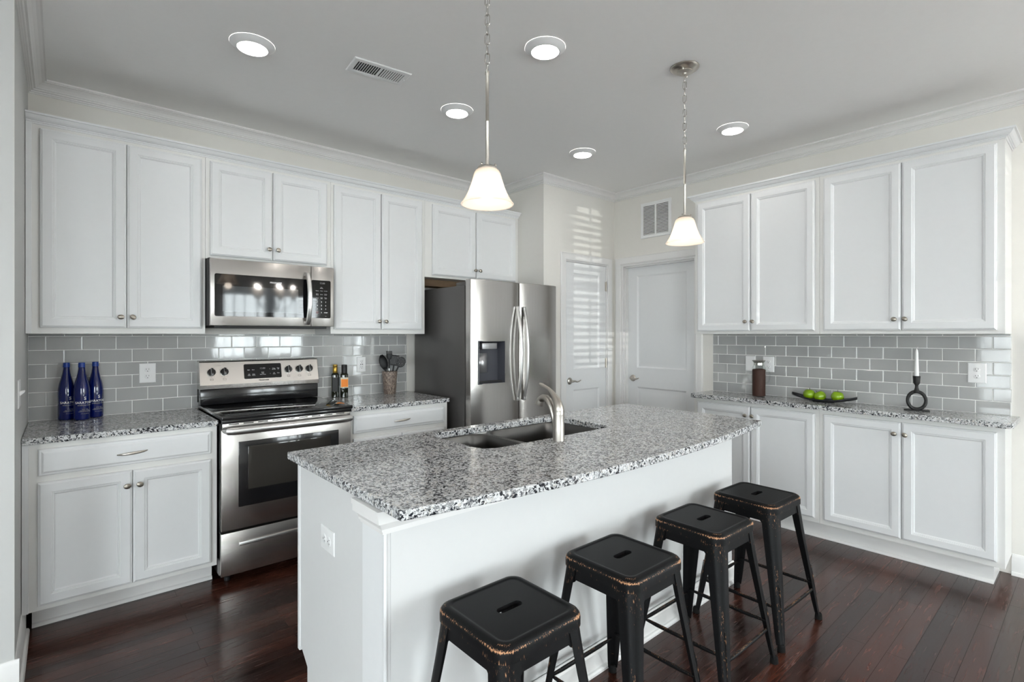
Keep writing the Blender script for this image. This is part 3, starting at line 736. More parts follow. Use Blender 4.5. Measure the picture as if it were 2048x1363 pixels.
# ------------------------------------------------------------------ range
t = thing('range', 'stainless electric range with black glass cooktop', 'range', (.793, 0, 0))
w = .748; fy = -.662
m = MB(); m.box(.003, w - .003, -.615, -.02, .045, .930); m.obj('body', 'black', t, False, .003)
for x in (.05, w - .05):
    for y in (-.58, -.08): m = MB(); m.lathe([(.016, .0005), (.016, .02), (.008, .022), (.008, .05)], (x, y, 0), 14); m.obj('leveling_foot', 'blackmat', t)
m = MB(); m.box(.0, w, -.685, -.022, .9145, .936, .006, 3); m.box(.004, w - .004, -.672, -.60, .893, .9145, .002)
o = m.obj('cooktop', 'black', t)
m = MB(); m.box(.03, w - .03, -.650, -.115, .9345, .9368, .001); m.obj('glass_surface', 'blackglass', o)
# door
m = MB(); m.box(.004, w - .004, fy, -.617, .300, .858, .004, 2); dr = m.obj('oven_door', 'steel', t)
m = MB(); m.box(.089, .664, fy - .002, fy + .004, .421, .786, .003); wf = m.obj('window_frame', 'black', dr)
m = MB(); m.box(.137, .613, fy - .0028, fy, .512, .757, .004); m.obj('window_glass', 'ovenglass', wf)
m = MB(); P = [(.016, fy - .008, .858), (.028, fy - .046, .858), (.06, fy - .052, .857), (w / 2, fy - .056, .857), (w - .06, fy - .052, .857), (w - .028, fy - .046, .858), (w - .016, fy - .008, .858)]
m.tube(P, [.015, .021, .0225, .0225, .0225, .021, .015], 20, flat=.8); m.obj('door_handle', 'handle', dr)
m = MB(); m.box(.010, w - .010, fy + .002, -.617, .860, .8925, .001); vs = m.obj('vent_strip', 'steel', t)
m = MB()
for i in range(9):
    x = .04 + i * .076; m.box(x, x + .052, fy + .0012, fy + .003, .884, .889)
m.obj('vent_slot', 'slot', vs, False)
m = MB(); m.box(.002, w - .002, fy, -.617, .052, .288, .004, 2); dw = m.obj('storage_drawer', 'steel', t)
m = MB(); m.box(.091, w - .091, fy - .014, fy - .001, .207, .229, .004, 2); m.obj('drawer_handle', 'handle', dw)
# backguard
def bgl(y0, z0, y1, z1, x0, x1):
    return [(x0, y0, z0), (x1, y0, z0), (x1, y1, z1), (x0, y1, z1)]
m = MB(); m.loft([[(0, -.10, 1.035), (0, -.104, 1.062), (0, -.070, 1.205), (0, -.062, 1.213), (0, -.018, 1.213), (0, -.018, 1.035)], [(w, -.10, 1.035), (w, -.104, 1.062), (w, -.070, 1.205), (w, -.062, 1.213), (w, -.018, 1.213), (w, -.018, 1.035)]])
bgp = m.obj('backguard', 'steel', t, False, .002)
m = MB(); m.box(.004, w - .004, -.095, -.018, .9365, 1.033, .003); m.box(.001, w - .001, -.016, -.010, .95, 1.2155); m.obj('backguard_riser', 'black', t)
ang = math.atan2(.034, .143)
T = Matrix.Translation((0, -.104, 1.062)) @ Matrix.Rotation(-ang, 4, 'X')    # plane of the panel: local z up the slope
def on(p): return T @ Vector(p)
def panel_thing(fn, name, mat, par=bgp):
    m = MB(); fn(m)
    for v in m.bm.verts: v.co = on(v.co)
    return m.obj(name, mat, par, True)
def f(m):
    L = [[(p[0], -d, p[1]) for p in [(q[0], q[1]) for q in rr(.257, .493, .028, .128, .008, 4)]] for d in (0, .0025)]
    m.loft(L)
dpn = panel_thing(f, 'control_display', 'blackglass')
def f(m):
    for s, x, z in LT: put_text(m, s, .0075, x, -.0028, z)
LTA = (('Bake', .285, .088), ('Broil', .313, .088), ('Self\nClean', .287, .055), ('Keep\nWarm', .315, .055), ('Cook\nTime\nOven Temp', .372, .062), ('Timer\nOn-Off', .444, .090), ('Clear\nOff', .473, .091), ('Set\nClock', .445, .058), ('Start', .472, .060), ('\u2227', .418, .091), ('\u2228', .420, .058))
for LT in (LTA[:2], LTA[2:4], LTA[4:5], LTA[5:7], LTA[7:9], LTA[9:10], LTA[10:]): panel_thing(f, 'control_lettering', 'whiteprint', dpn)
def f(m): put_text(m, '12:00', .016, .372, -.0028, .096)
panel_thing(f, 'clock_digits', 'greyprint', dpn)
def f(m):
    put_text(m, 'FRIGIDAIRE', .0115, .378, -.0008, .016, .0003, 1.1)
panel_thing(f, 'brand_lettering', 'blackprint')
def f(m):
    for x in (kx_,):
        for a in range(0, 300, 30):
            q = R(a + 240); m.box(x + .030 * math.cos(q) - .0012, x + .030 * math.cos(q) + .0012, -.0006, 0, .082 + .030 * math.sin(q) - .0012, .082 + .030 * math.sin(q) + .0012)
        for bx in ((-.009, .009, .030, .0312), (-.009, .009, .040, .0412), (-.009, -.0078, .030, .041), (.0078, .009, .030, .041)):
            m.box(x + bx[0], x + bx[1], -.0006, 0, bx[2], bx[3])
for kx_ in (.067, .141, .540, .614, .684): panel_thing(f, 'dial_marking', 'blackprint')
def f(m): m.box(.085, .125, -.0006, 0, .124, .1252)
panel_thing(f, 'indicator_line', 'blackprint')
for x in (.067, .141, .540, .614, .684):
    def f(m):
        Tm = Matrix.Rotation(R(90), 4, 'X')
        m.lathe([(.0235, 0), (.0235, .012), (.021, .016), (.001, .016)], (x, 0, .082), 28, M4=Tm); m.box(x - .006, x + .006, -.032, -.015, .060, .106, .002)
    kn = panel_thing(f, 'burner_knob', 'black')
    def f(m): m.box(x - .0066, x - .0055, -.0325, -.014, .062, .104)
    panel_thing(f, 'pointer', 'silver', kn)

# ------------------------------------------------------------------ microwave
t = thing('microwave', 'stainless over-the-range microwave with black window', 'microwave', (.792, 0, 1.4385))
w = .735; h = .395; fy = -.412
m = MB(); m.box(-.002, w + .002, -.372, -.010, .002, h + .006); m.box(.03, w - .03, -.36, -.02, -.014, .002); m.obj('body', 'blackmat', t, False, .002)
m = MB(); m.box(0, .5815, fy, -.373, 0, h, .003, 2); dr = m.obj('door', 'steel', t)
m = MB(); m.box(.5835, w, fy, -.373, 0, h, .003, 2); cp = m.obj('control_side', 'steel', t)
m = MB()
def rp(x0, x1, z0, z1, r, d0, d1): m.loft([[(p[0], -d, p[1]) for p in rr(x0, x1, z0, z1, r, 4)] for d in (d0, d1)])
rp(.021, .5815, .055, .306, .010, -fy - .001, -fy + .0015); gl = m.obj('window_surround', 'blackglass', dr)
m = MB(); m.loft([[(p[0], -d, p[1]) for p in rr(.063, .500, .083, .236, .004, 3)] for d in (-fy + .001, -fy + .0022)]); m.obj('window_glass', 'mwglass', gl)
m = MB(); put_text(m, 'FRIGIDAIRE', .0125, .362, fy - .0018, .270, .0004, 1.1); m.obj('brand_lettering', 'whiteprint', dr, False)
m = MB(); m.loft([[(p[0], -d, p[1]) for p in rr(.5840, .712, .055, .306, .010, 4)] for d in (-fy - .001, -fy + .0015)]); pn = m.obj('keypad', 'blackglass', cp)
m = MB()
rows = [((.640, '1')), ]
cxs = (.622, .650, .678)
for r0, tr in enumerate((('Popcorn', 'Potato', 'Beverage'), ('Baked\nPotato', 'Reheat', 'Frozen\nDinner'), ('Timer', 'Cook\nTime', 'Power\nLevel'))):
    for c0, s in enumerate(tr): put_text(m, s, .0062, cxs[c0], fy - .002, .236 - r0 * .024)
put_text(m, 'Easy\nDefrost', .0062, .650, fy - .002, .256)
for r0, tr in enumerate(('123', '456', '789')):
    for c0, s in enumerate(tr): put_text(m, s, .0115, cxs[c0], fy - .002, .162 - r0 * .0235, .0003)
put_text(m, '0', .0115, .650, fy - .002, .0915, .0003); put_text(m, 'START', .0085, .679, fy - .002, .0915, .0003)
m.obj('keypad_lettering', 'whiteprint', pn, False)
m = MB(); put_text(m, 'STOP\nclear', .0075, .622, fy - .002, .0915); m.obj('stop_lettering', 'redprint', pn, False)
m = MB(); put_text(m, '12:00', .016, .655, fy - .002, .286); put_text(m, 'Light', .006, .622, fy - .002, .068); put_text(m, 'Vent', .006, .679, fy - .002, .068); m.obj('display_digits', 'greyprint', pn, False)
m = MB(); n = 18; L = []
for i in range(n + 1):
    s = -1 + 2 * i / n; z = .181 + s * .172; y = fy - .006 - .040 * (1 - s * s) ** .8; x = .556 + .004 * (1 - s * s)
    q = .015
    L.append([(x - q, y, z), (x - q * .6, y - .006, z), (x + q * .6, y - .006, z), (x + q, y, z), (x + q * .6, y + .005, z), (x - q * .6, y + .005, z)])
m.loft(L); m.box(.545, .567, fy - .012, fy - .0005, .012, .030, .002); m.box(.545, .567, fy - .012, fy - .0005, .332, .350, .002); m.obj('door_handle', 'handle', dr, True, 0, 40)

# ------------------------------------------------------------------ refrigerator
t = thing('refrigerator', 'stainless side-by-side refrigerator with ice dispenser', 'refrigerator', (2.374, 0, 0))
w = .900
m = MB(); m.box(0, w, -.742, -.03, .03, 1.748, .004); m.box(.02, w - .02, -.72, -.1, .0008, .03); m.obj('body', 'fridge_side', t)
m = MB(); m.box(.01, .10, -.745, -.62, 1.7485, 1.775, .003); m.box(w - .10, w - .01, -.745, -.62, 1.7485, 1.775, .003); m.box(.01, .055, -.79, -.735, 1.776, 1.785, .001); m.obj('hinge_cover', 'fridge_side', t)
def fdoor(x0, x1, z0, z1, hole=None, edge='l'):
    """bowed door front; local front y"""
    n = 18; zs = [z0, z1] if not hole else [z0, hole[2], hole[3], z1]
    xs = [x0 + (x1 - x0) * i / n for i in range(n + 1)]
    if hole: xs = sorted(set([x for x in xs if abs(x - hole[0]) > .008 and abs(x - hole[1]) > .008] + [hole[0], hole[1]]))
    ins = 1.0
    def fyy(x):
        u = (x - x0) / (x1 - x0) * 2 - 1; return -.812 - .016 * (1 - u ** 4) - .004 * (1 - u * u)
    m = MB(); V = {}
    for i, x in enumerate(xs):
        for j, z in enumerate(zs): V[i, j] = m.bm.verts.new((x, fyy(x), z))
    for i in range(len(xs) - 1):
        for j in range(len(zs) - 1):
            if hole and j == 1 and xs[i] >= hole[0] - 1e-6 and xs[i + 1] <= hole[1] + 1e-6: continue
            m._f([V[i, j], V[i + 1, j], V[i + 1, j + 1], V[i, j + 1]])
    nb = len(xs)
    b = {k: m.bm.verts.new((xs[k[0]], -.752, zs[k[1]])) for k in [(0, j) for j in range(len(zs))] + [(nb - 1, j) for j in range(len(zs))]}
    for j in range(len(zs) - 1):
        m._f([V[0, j + 1], V[0, j], b[0, j], b[0, j + 1]]); m._f([V[nb - 1, j], V[nb - 1, j + 1], b[nb - 1, j + 1], b[nb - 1, j]])
    J = len(zs) - 1
    m._f([b[0, 0]] + [V[i, 0] for i in range(nb)] + [b[nb - 1, 0]]); m._f([b[0, J]] + [V[i, J] for i in range(nb)] + [b[nb - 1, J]])
    m._f([b[0, j] for j in range(J + 1)] + [b[nb - 1, j] for j in range(J, -1, -1)])
    return m, fyy
H = (.066, .316, 1.020, 1.334)
m, fl = fdoor(.003, .474, .045, 1.790, H); ld = m.obj('freezer_door', 'steelv', t, True, .003, 30)
m, fr_ = fdoor(.480, w - .006, .045, 1.790); rd = m.obj('fresh_food_door', 'steelv', t, True, .003, 30)
# dispenser niche
m = MB(); y0 = -.826
L = [[(H[0] + a, y, H[2] + a), (H[1] - a, y, H[2] + a), (H[1] - a, y, H[3] - a), (H[0] + a, y, H[3] - a)] for a, y in ((-.004, y0 - .002), (.003, y0 - .004), (.004, y0), (.012, -.757))]
m.loft(L, False, True); ni = m.obj('dispenser_niche', 'plastic_grey', ld, True, 0, 20, norm=True)
m = MB(); m.box(.11, .25, -.815, -.775, 1.275, 1.322, .004); m.obj('ice_chute', 'silver', ni)
m = MB(); m.loft([[(x, -.765 - .020 * math.sin(PI * (x - .10) / .09) - .006, z) for x in [.10 + .09 * i / 8 for i in range(9)]] + [] for z in (1.10, 1.245)], False, False, False)
o = m.obj('dispenser_paddle', 'silver', ni)
sm = o.modifiers.new('s', 'SOLIDIFY'); sm.thickness = .006
m = MB(); m.box(H[0] + .014, H[1] - .014, -.812, -.77, H[2] + .008, H[2] + .016, .001); m.obj('drip_tray', 'slot', ni)
def fhandle(x, par, name='door_handle'):
    m = MB(); n = 24; L = []
    for i in range(n + 1):
        s = -1 + 2 * i / n; z = 1.237 + s * .366; y = -.832 - .052 * (1 - s * s); wd = .012; th = .009
        L.append([(x - wd, y + th, z), (x - wd, y - th * .4, z), (x - wd * .4, y - th, z), (x + wd * .4, y - th, z), (x + wd, y - th * .4, z), (x + wd, y + th, z)])
    m.loft(L); m.box(x - .010, x + .010, -.846, -.826, .872, .898, .002); m.box(x - .010, x + .010, -.846, -.826, 1.576, 1.602, .002)
    return m.obj(name, 'handle', par, True, 0, 40)
fhandle(.444, ld); fhandle(.512, rd)

# ------------------------------------------------------------------ stools
def wear_seat(c):
    hx = max(abs(c.x), abs(c.y)); k = 0
    if c.z > .560: k = max(0, 1 - abs(c.z - .594) / .009) * (1 if hx > .142 or (abs(c.x) + abs(c.y)) > .262 else 0)
    if abs(c.z - .562) < .006: k = max(k, .55)
    if c.z > .604 and (abs(c.x) + abs(c.y)) > .255: k = max(k, .75)
    corner = max(0, (abs(c.x) + abs(c.y) - .22) / .06)
    return k * (.62 + .38 * min(1, corner))
def make_stool():
    t = thing('bar_stool', '', 'stool', (0, 0, 0))
    m = MB(); h = .156; N = 9
    def loop(e, r, z): return rrm(-h + e, h - e, -h + e, h - e, r, N, 14, z)
    L = [loop(.006, .040, .560), loop(.006, .040, .563), loop(.0, .044, .564), loop(0, .044, .586), loop(.0015, .043, .594), loop(.006, .041, .601), loop(.013, .037, .6055), loop(.021, .032, .607), loop(.027, .029, .6062), loop(.030, .027, .6045), loop(.034, .025, .6043), loop(.038, .023, .6043)]
    cap = []
    hole = []
    n = len(L[0])
    for p in L[-1]:
        a = math.atan2(p[1], p[0]); hw, hh = .030, .0145
        c, s = math.cos(a), math.sin(a)
        # capsule outline by ray
        best = None
        for k in range(400):
            rr_ = .05 * (k + 1) / 400; x, y = rr_ * c, rr_ * s
            if math.hypot(max(0, abs(x) - hw), y) > hh: best = rr_; break
        hole.append((best * c, best * s, .6043))
    L.append(hole); L.append([(x, y, .590) for x, y, z in hole])
    m.loft(L, False, False); m.obj('seat', 'stool', t, True, 0, 40, vattr=('wear', wear_seat))
    # apron
    m = MB()
    for sx, sy in ((1, 0), (-1, 0), (0, 1), (0, -1)):
        a0, a1 = .098, .146
        if sx: pts = lambda a, z, o: (sx * o, a, z)
        else: pts = lambda a, z, o: (a, sy * o, z)
        L = []
        for a in (-.118, -.092, -.085, .085, .092, .118):
            zb = .505 if abs(a) > .1 else (.520 if abs(a) > .087 else .528)
            L.append([pts(a, .575, .149), pts(a, zb, .151), pts(a, zb, .1495), pts(a, .575, .1475)])
        m.loft(L)
    m.obj('apron', 'stool', t, True, 0, 30, vattr=('wear', lambda c: .28 if c.z > .57 else .08))
    # legs
    for sx in (-1, 1):
        for sy in (-1, 1):
            m = MB(); L = []
            for (z, c, w, r) in ((.572, .151, .064, .040), (.530, .155, .060, .039), (.45, .163, .055, .035), (.25, .186, .043, .026), (.06, .208, .031, .017), (.022, .212, .027, .014)):
                o = []; q = c - r
                o.append((c, c - w)); o.append((c, q))
                for k in range(1, 8): a = R(90 * k / 8); o.append((q + r * math.cos(a), q + r * math.sin(a)))
                o.append((q, c)); o.append((c - w, c))
                i_ = [(c - .0025, c - w), (c - .0025, q)] + [(q + (r - .0025) * math.cos(R(90 * k / 8)), q + (r - .0025) * math.sin(R(90 * k / 8))) for k in range(1, 8)] + [(q, c - .0025), (c - w, c - .0025)]
                ring = o + i_[::-1]; L.append([(sx * x, sy * y, z) for x, y in ring])
            m.loft(L)
            # pressed slot on the leg corner
            P = []
            for k in range(24):
                a = 2 * PI * k / 24; zz = .17 + (.085 * (1 if math.sin(a) > 0 else -1) if abs(math.sin(a)) > .3 else .085 * math.sin(a) / .3) + .008 * math.sin(a)
                cc = .1955 - (zz - .17) * .116 ; d = cc - .0085 + .0015; u = .0065 * math.cos(a)
                P.append((sx * (d + u * .9), sy * (d - u * .9), zz))
            m.tube(P, .0016, 6, True)
            lg = m.obj('leg', 'stool', t, True, 0, 40, vattr=('wear', lambda c: (.5 if .06 < c.z < .27 and abs(abs(c.x) - abs(c.y)) < .02 and abs(c.x) + abs(c.y) > 2 * (.187 - (c.z - .17) * .116) + .0005 else (.30 if c.z > .5 else .10))))
            m = MB(); q = .2045; m.lathe([(.016, 0.0008), (.017, .004), (.015, .026), (.011, .03)], (sx * q, sy * q, 0), 14); m.obj('rubber_foot', 'rubber', lg)
    # stretchers: two heights
    def brace(axis, s, z):
        m = MB(); c = .2000 - (z - .12) * .116 - .006; e = c - .008
        P = [(-e, s * c, z), (-e * .8, s * c, z + .001), (-e * .6, s * c, z), (e * .6, s * c, z), (e * .8, s * c, z + .001), (e, s * c, z)]
        if axis == 'y': P = [(y, x, zz) for x, y, zz in P]
        m.tube(P, [.004, .007, .0085, .0085, .007, .004], 10, flat=.75); m.obj('stretcher', 'stool', t, vattr=('wear', lambda c: .5 if c.z > z + .004 else .2))
    for s in (-1, 1): brace('x', s, .150)
    for s in (-1, 1): brace('y', s, .170)
    return t
st = make_stool()
for i, (x, y, rz, lab) in enumerate(((1.108, -2.716, 0.0, 'black distressed metal stool nearest the viewer, cut by the bottom edge'), (1.642, -2.713, 0.0, 'black distressed metal stool, second along the island from the viewer'), (2.203, -2.716, -.012, 'black distressed metal stool, third along the island, overlapping the farthest one'), (2.722, -2.712, -.03, 'black distressed metal stool at the far end, nearest the right cabinets'))):
    s = st if i == 0 else copy_tree(st)
    s.location = (x, y, 0); s.rotation_euler = (0, 0, rz); s['label'] = lab; s['group'] = 'black metal stools along the island'

# ------------------------------------------------------------------ pendants
def pendant(x, y, label):
    t = thing('pendant_lamp', label, 'lamp', (x, y, ZC), 0, 'frosted glass pendants over the island')
    m = MB(); m.lathe([(.072, -.0005), (.072, -.004), (.069, -.008), (.055, -.017), (.042, -.022), (.040, -.0225), (.040, -.026), (.012, -.030), (.010, -.038), (.001, -.04)], (0, 0, 0), 40)
    for a in (20, 200): m.lathe([(.004, -.02), (.006, -.026), (.003, -.032)], (.05 * math.cos(R(a)), .05 * math.sin(R(a)), 0), 10)
    m.obj('canopy', 'nickel', t)
    m = MB(); z = -.038; k = 0
    while z > -.428:
        P = []
        for i in range(16):
            a = 2 * PI * i / 16; u = .0085 * math.cos(a); v = .0105 * math.sin(a) + (.010 if math.sin(a) > 0 else -.010)
            b = .6 + (k % 2) * PI / 2; P.append((u * math.cos(b), u * math.sin(b), z - .0185 + v))
        m.tube(P, .0021, 6, True); z -= .0355; k += 1
    P = [(.0018 * math.sin(i * 1.1), .0018 * math.cos(i * 1.1), -.04 - .39 * i / 24) for i in range(25)]; m.tube(P, .0012, 6)
    m.obj('chain', 'chrome', t)
    m = MB(); m.lathe([(.003, -.418), (.008, -.424), (.008, -.432), (.0062, -.436), (.0062, -.60), (.0068, -.601), (.0068, -.605), (.0062, -.606), (.0062, -.770)], (0, 0, 0), 18); m.obj('rod', 'nickel', t)
    m = MB(); m.lathe([(.008, -.762), (.014, -.767), (.034, -.771), (.036, -.775), (.034, -.779), (.020, -.780), (.019, -.812), (.001, -.812)], (0, 0, 0), 28)
    for a in (70, 190, 310): m.lathe([(.004, -.768), (.005, -.765), (.003, -.760)], (.030 * math.cos(R(a)), .030 * math.sin(R(a)), 0), 10)
    m.obj('shade_holder', 'nickel', t)
    m = MB(); m.lathe([(.018, -.7795), (.034, -.781), (.043, -.788), (.047, -.798), (.052, -.818), (.060, -.843), (.070, -.868), (.082, -.890), (.0925, -.905), (.0950, -.908)], (0, 0, 0), 48, False, False)
    o = m.obj('shade', 'shade', t, True, 0, 60); sm = o.modifiers.new('s', 'SOLIDIFY'); sm.thickness = .003; sm.offset = -1
    m = MB(); m.lathe([(.012, -.812), (.014, -.822), (.024, -.842), (.028, -.858), (.026, -.872), (.018, -.884), (.008, -.890), (.0005, -.891)], (0, 0, 0), 24); m.obj('bulb', 'bulb', t)
    l = bpy.data.lights.new('bulb_light', 'POINT'); l.energy = .32; l.color = (1, .86, .72); l.shadow_soft_size = .03
    lo = bpy.data.objects.new('bulb_light', l); COL.objects.link(lo); lo.parent = t; lo.location = (0, 0, -.925)
pendant(1.308, -2.360, 'frosted glass pendant lamp nearer the viewer, with chain cut by the top edge')
pendant(2.568, -2.412, 'frosted glass pendant lamp farther away, its round ceiling canopy in view')

# recessed lights
def recessed(x, y, label):
    t = thing('recessed_light', label, 'light', (x, y, ZC), 0, 'round white ceiling lights')
    m = MB(); m.lathe([(.098, -.0005), (.098, -.003), (.094, -.006), (.068, -.022), (.066, -.0225), (.066, -.019)], (0, 0, 0), 48, False, False); m.obj('trim_ring', 'plate', t)
    m = MB(); m.lathe([(.0665, -.018), (.0665, -.0215), (.050, -.0235), (.001, -.024)], (0, 0, 0), 40); m.obj('lens', 'lens', t)
for x, y, lab in ((.823, -1.174, 'round lit ceiling light left of the ceiling register'), (1.894, -2.068, 'round lit ceiling light between the two pendants, largest of five'), (1.974, -1.218, 'round lit ceiling light just left of near pendant rod, right of register'), (3.117, -1.237, 'round lit ceiling light nearest the crown corner, smallest of five'), (3.521, -2.204, 'round lit ceiling light above the right wall cabinets')):
    recessed(x, y, lab)

for x, y, w_ in ((.6, -4.6, 'just behind the viewer on the left'), (3.6, -4.4, 'just behind the viewer beside the right wall'), (.6, -6.3, 'near the left part of the dining window wall'), (3.6, -6.3, 'near the patio door behind the viewer'), (-1.6, -2.6, 'in the side room near its narrow window'), (-1.6, -4.9, 'in the side room near its wide window')):  # extra unseen ceiling lights, added to brighten the kitchen
    recessed(x, y, 'round ceiling light added out of view, ' + w_)

# ceiling register
t = thing('ceiling_register', 'white rectangular air register in the ceiling', 'vent', (1.394, -1.337, ZC), R(-6))
m = MB(); a, b = .151, .076
L = [[(-a + i, -b + i, -d), (a - i, -b + i, -d), (a - i, b - i, -d), (-a + i, b - i, -d)] for i, d in ((0, .0005), (0, .004), (.004, .007), (.026, .007), (.027, .004), (.027, .001))]
m.loft(L, False, False); m.box(-.006, .006, -b + .026, b - .026, -.007, -.003); m.obj('frame', 'plate', t)
m = MB(); m.box(-a + .027, a - .027, -b + .027, b - .027, -.0012, -.0006); m.obj('dark_opening', 'slot', t, False)
m = MB()
for i in range(10):
    x = -a + .036 + i * .0122; m.box(x, x + .0016, -b + .027, b - .027, -.0066, -.0015)
    x = .012 + i * .0122
    m.loft([[(x, y, -.0066), (x + .0085, y, -.0066), (x + .0095, y, -.005), (x + .001, y, -.005)] for y in (-b + .027, b - .027)])
m.obj('louvres', 'plate', t, False)
m = MB(); m.sphere((.136, .0, -.009), .004); m.sphere((-.137, 0, -.007), .003); m.obj('screw', 'plate', t)

# return-air grille
t = thing('return_air_grille', 'white louvred return-air grille above the wide door', 'vent', (XR, -.948, 2.289), R(-90))
m = MB(); w, h = .325, .332
m.rings(w, h, [(0, 0), (0, .003), (.004, .007), (.030, .007), (.031, .004), (.031, .001)]) if False else None
L = [[(i, -d, i), (w - i, -d, i), (w - i, -d, h - i), (i, -d, h - i)] for i, d in ((0, .0005), (0, .003), (.004, .007), (.028, .007), (.029, .004), (.029, .0008))]
m.loft(L, False, False); m.box(w / 2 - .008, w / 2 + .008, -.007, -.001, .028, h - .028); m.obj('frame', 'plate', t)
m = MB(); m.box(.028, w - .028, -.0012, -.0006, .028, h - .028); m.obj('dark_opening', 'slot', t, False)
m = MB(); n = 21
for i in range(n):
    z = .031 + (h - .066) * i / (n - 1)
    m.loft([[(x, -.0068, z), (x, -.0068, z + .0012), (x, -.0015, z + .0095), (x, -.0015, z + .0080)] for x in (.028, w - .028)])
m.obj('louvres', 'plate', t, False)

# ------------------------------------------------------------------ chandelier (seen mirrored in the microwave window)
t = thing('chandelier', 'dark bronze five-arm chandelier mirrored in the microwave window', 'chandelier', (2.57, -5.30, ZC))
m = MB(); m.lathe([(.065, -.0005), (.062, -.012), (.02, -.03), (.006, -.04)], (0, 0, 0), 24); m.lathe([(.005, -.03), (.005, -.70)], (0, 0, 0), 10)
m.lathe([(.004, -.68), (.02, -.70), (.014, -.80), (.03, -.86), (.034, -.94), (.02, -1.0), (.006, -1.04)], (0, 0, 0), 20); m.obj('stem', 'bronze', t)
for k in range(5):
    a = 2 * PI * k / 5 + .35; c, s = math.cos(a), math.sin(a)
    m = MB(); P = [(r * c, r * s, z) for r, z in ((.02, -.99), (.08, -1.015), (.16, -1.0), (.22, -.95), (.26, -.89), (.27, -.84))]; m.tube(P, .006, 8)
    m.lathe([(.035, -.84), (.035, -.832), (.018, -.83), (.018, -.80)], (.27 * c, .27 * s, 0), 20); ar = m.obj('arm', 'bronze', t)
    m = MB(); m.lathe([(.030, -.83), (.042, -.815), (.050, -.78), (.060, -.74), (.078, -.705)], (.27 * c, .27 * s, 0), 28, False, False); m.obj('shade', 'shade', ar, True, 0, 60)
    l = bpy.data.lights.new('arm_light', 'POINT'); l.energy = 2.0; l.color = (1, .93, .86); l.shadow_soft_size = .03
    lo = bpy.data.objects.new('arm_light', l); COL.objects.link(lo); lo.parent = ar; lo.location = (.27 * c, .27 * s, -.66)
    m = MB(); m.sphere((.27 * c, .27 * s, -.765), .022, sz=1.3, u=14, v=8); m.obj('bulb', 'bulb_soft', ar)

# ------------------------------------------------------------------ counter items
CZ = .9145
def blue_bottle(x, y, label, turn):
    t = thing('glass_bottle', label, 'bottle', (x, y, CZ), 0, 'cobalt blue bottles on the left counter')
    m = MB(); m.lathe([(.030, 0), (.0355, .003), (.0372, .010), (.0372, .150), (.0360, .172), (.0315, .200), (.0245, .228), (.0180, .256), (.0148, .280), (.0142, .296), (.010, .300)], (0, 0, 0), 40); m.obj('body', 'blueglass', t, True, 0, 50)
    m = MB(); m.lathe([(.0155, .290), (.0155, .298), (.0150, .300), (.0145, .314), (.012, .3155), (.001, .3155)], (0, 0, 0), 28); m.obj('cap', 'bluecap', t)
    m = MB(); rb = .0372
    put_text(m, 'S', .024, 0, 0, .119, .0004, 1.0, rb, turn); put_text(m, 'SARATOGA', .0175, 0, 0, .096, .00015, .98, rb, turn)
    m.obj('label_lettering', 'whiteprint', t, False)
    m = MB(); put_text(m, 'SPARKLING WATER', .0075, 0, 0, .0815, .0001, 1, rb, turn); put_text(m, 'SINCE 1872', .0055, 0, 0, .060, 0, 1, rb, turn)
    put_text(m, 'NATURAL SPRING\nCARBONATED WATER', .0058, 0, 0, .050, 0, 1, rb, turn); put_text(m, '28 FL OZ (828 mL)', .0048, 0, 0, .036, 0, 1, rb, turn)
    m.obj('small_lettering', 'greyprint', t, False)
blue_bottle(.158, -.062, 'leftmost cobalt blue bottle, half hidden behind the middle one', .45)
blue_bottle(.222, -.118, 'front middle cobalt blue bottle of the three, standing forward', .38)
blue_bottle(.283, -.052, 'rightmost cobalt blue bottle of the three, close to the tiles', .42)

def oil(x, y, label, cap, capr, lab):
    t = thing('oil_bottle', label, 'bottle', (x, y, CZ)); s = .0265
    m = MB(); L = []
    for sc, z in ((.9, 0), (1, .003), (1, .166), (.96, .174), (.80, .180)): L.append(rr(-s * sc, s * sc, -s * sc, s * sc, s * .45, 4, z))
    L.append([(v.x, v.y, .184) for v in [Vector(p).normalized() * .014 for p in [(q[0], q[1], 0) for q in L[-1]]]]); L.append([(p[0], p[1], .215) for p in L[-1]])
    m.loft(L); m.obj('body', 'darkbottle', t, True, 0, 40)
    m = MB(); m.lathe([(capr * .92, .181), (capr, .183), (capr, .224), (capr * .96, .225), (capr * .96, .227), (capr, .228), (capr, .243), (capr * .9, .245), (.001, .245)], (0, 0, 0), 24); m.obj('cap', cap, t)
    if lab:
        m = MB(); m.box(-s - .0006, s + .0006, -s - .0006, s * .3, .075, .150); m.obj('cream_label', 'labelw', t, False)
        m = MB(); m.box(-s + .003, s - .001, -s - .0014, -s - .0002, .080, .138); m.obj('orange_label', 'orange', t, False)
        m = MB()
        for k in (-.011, 0, .011): m.lathe([(.0048, 0), (.0048, .0012), (.0028, .0012), (.0028, 0)], (k, -s - .0006, .145), 14, False, False, M4=Matrix.Rotation(R(90), 4, 'X'))
        m.obj('label_print', 'whiteprint', t, False)
    else:
        m = MB(); m.box(-s * .75, s * .75, -s - .0006, -s, .045, .15); m.obj('dark_label', 'blackprint', t, False)
        m = MB(); m.box(-s - .0006, -s + .0002, -s * .5, s * .5, .045, .155); m.obj('side_label', 'labelw', t, False)
    t.rotation_euler = (0, 0, -.35)
oil(1.686, -.042, 'dark oil bottle with gold cap beside the range', 'gold', .0170, False)
oil(1.735, -.094, 'dark oil bottle with black cap and orange label', 'blackmat', .0205, True)

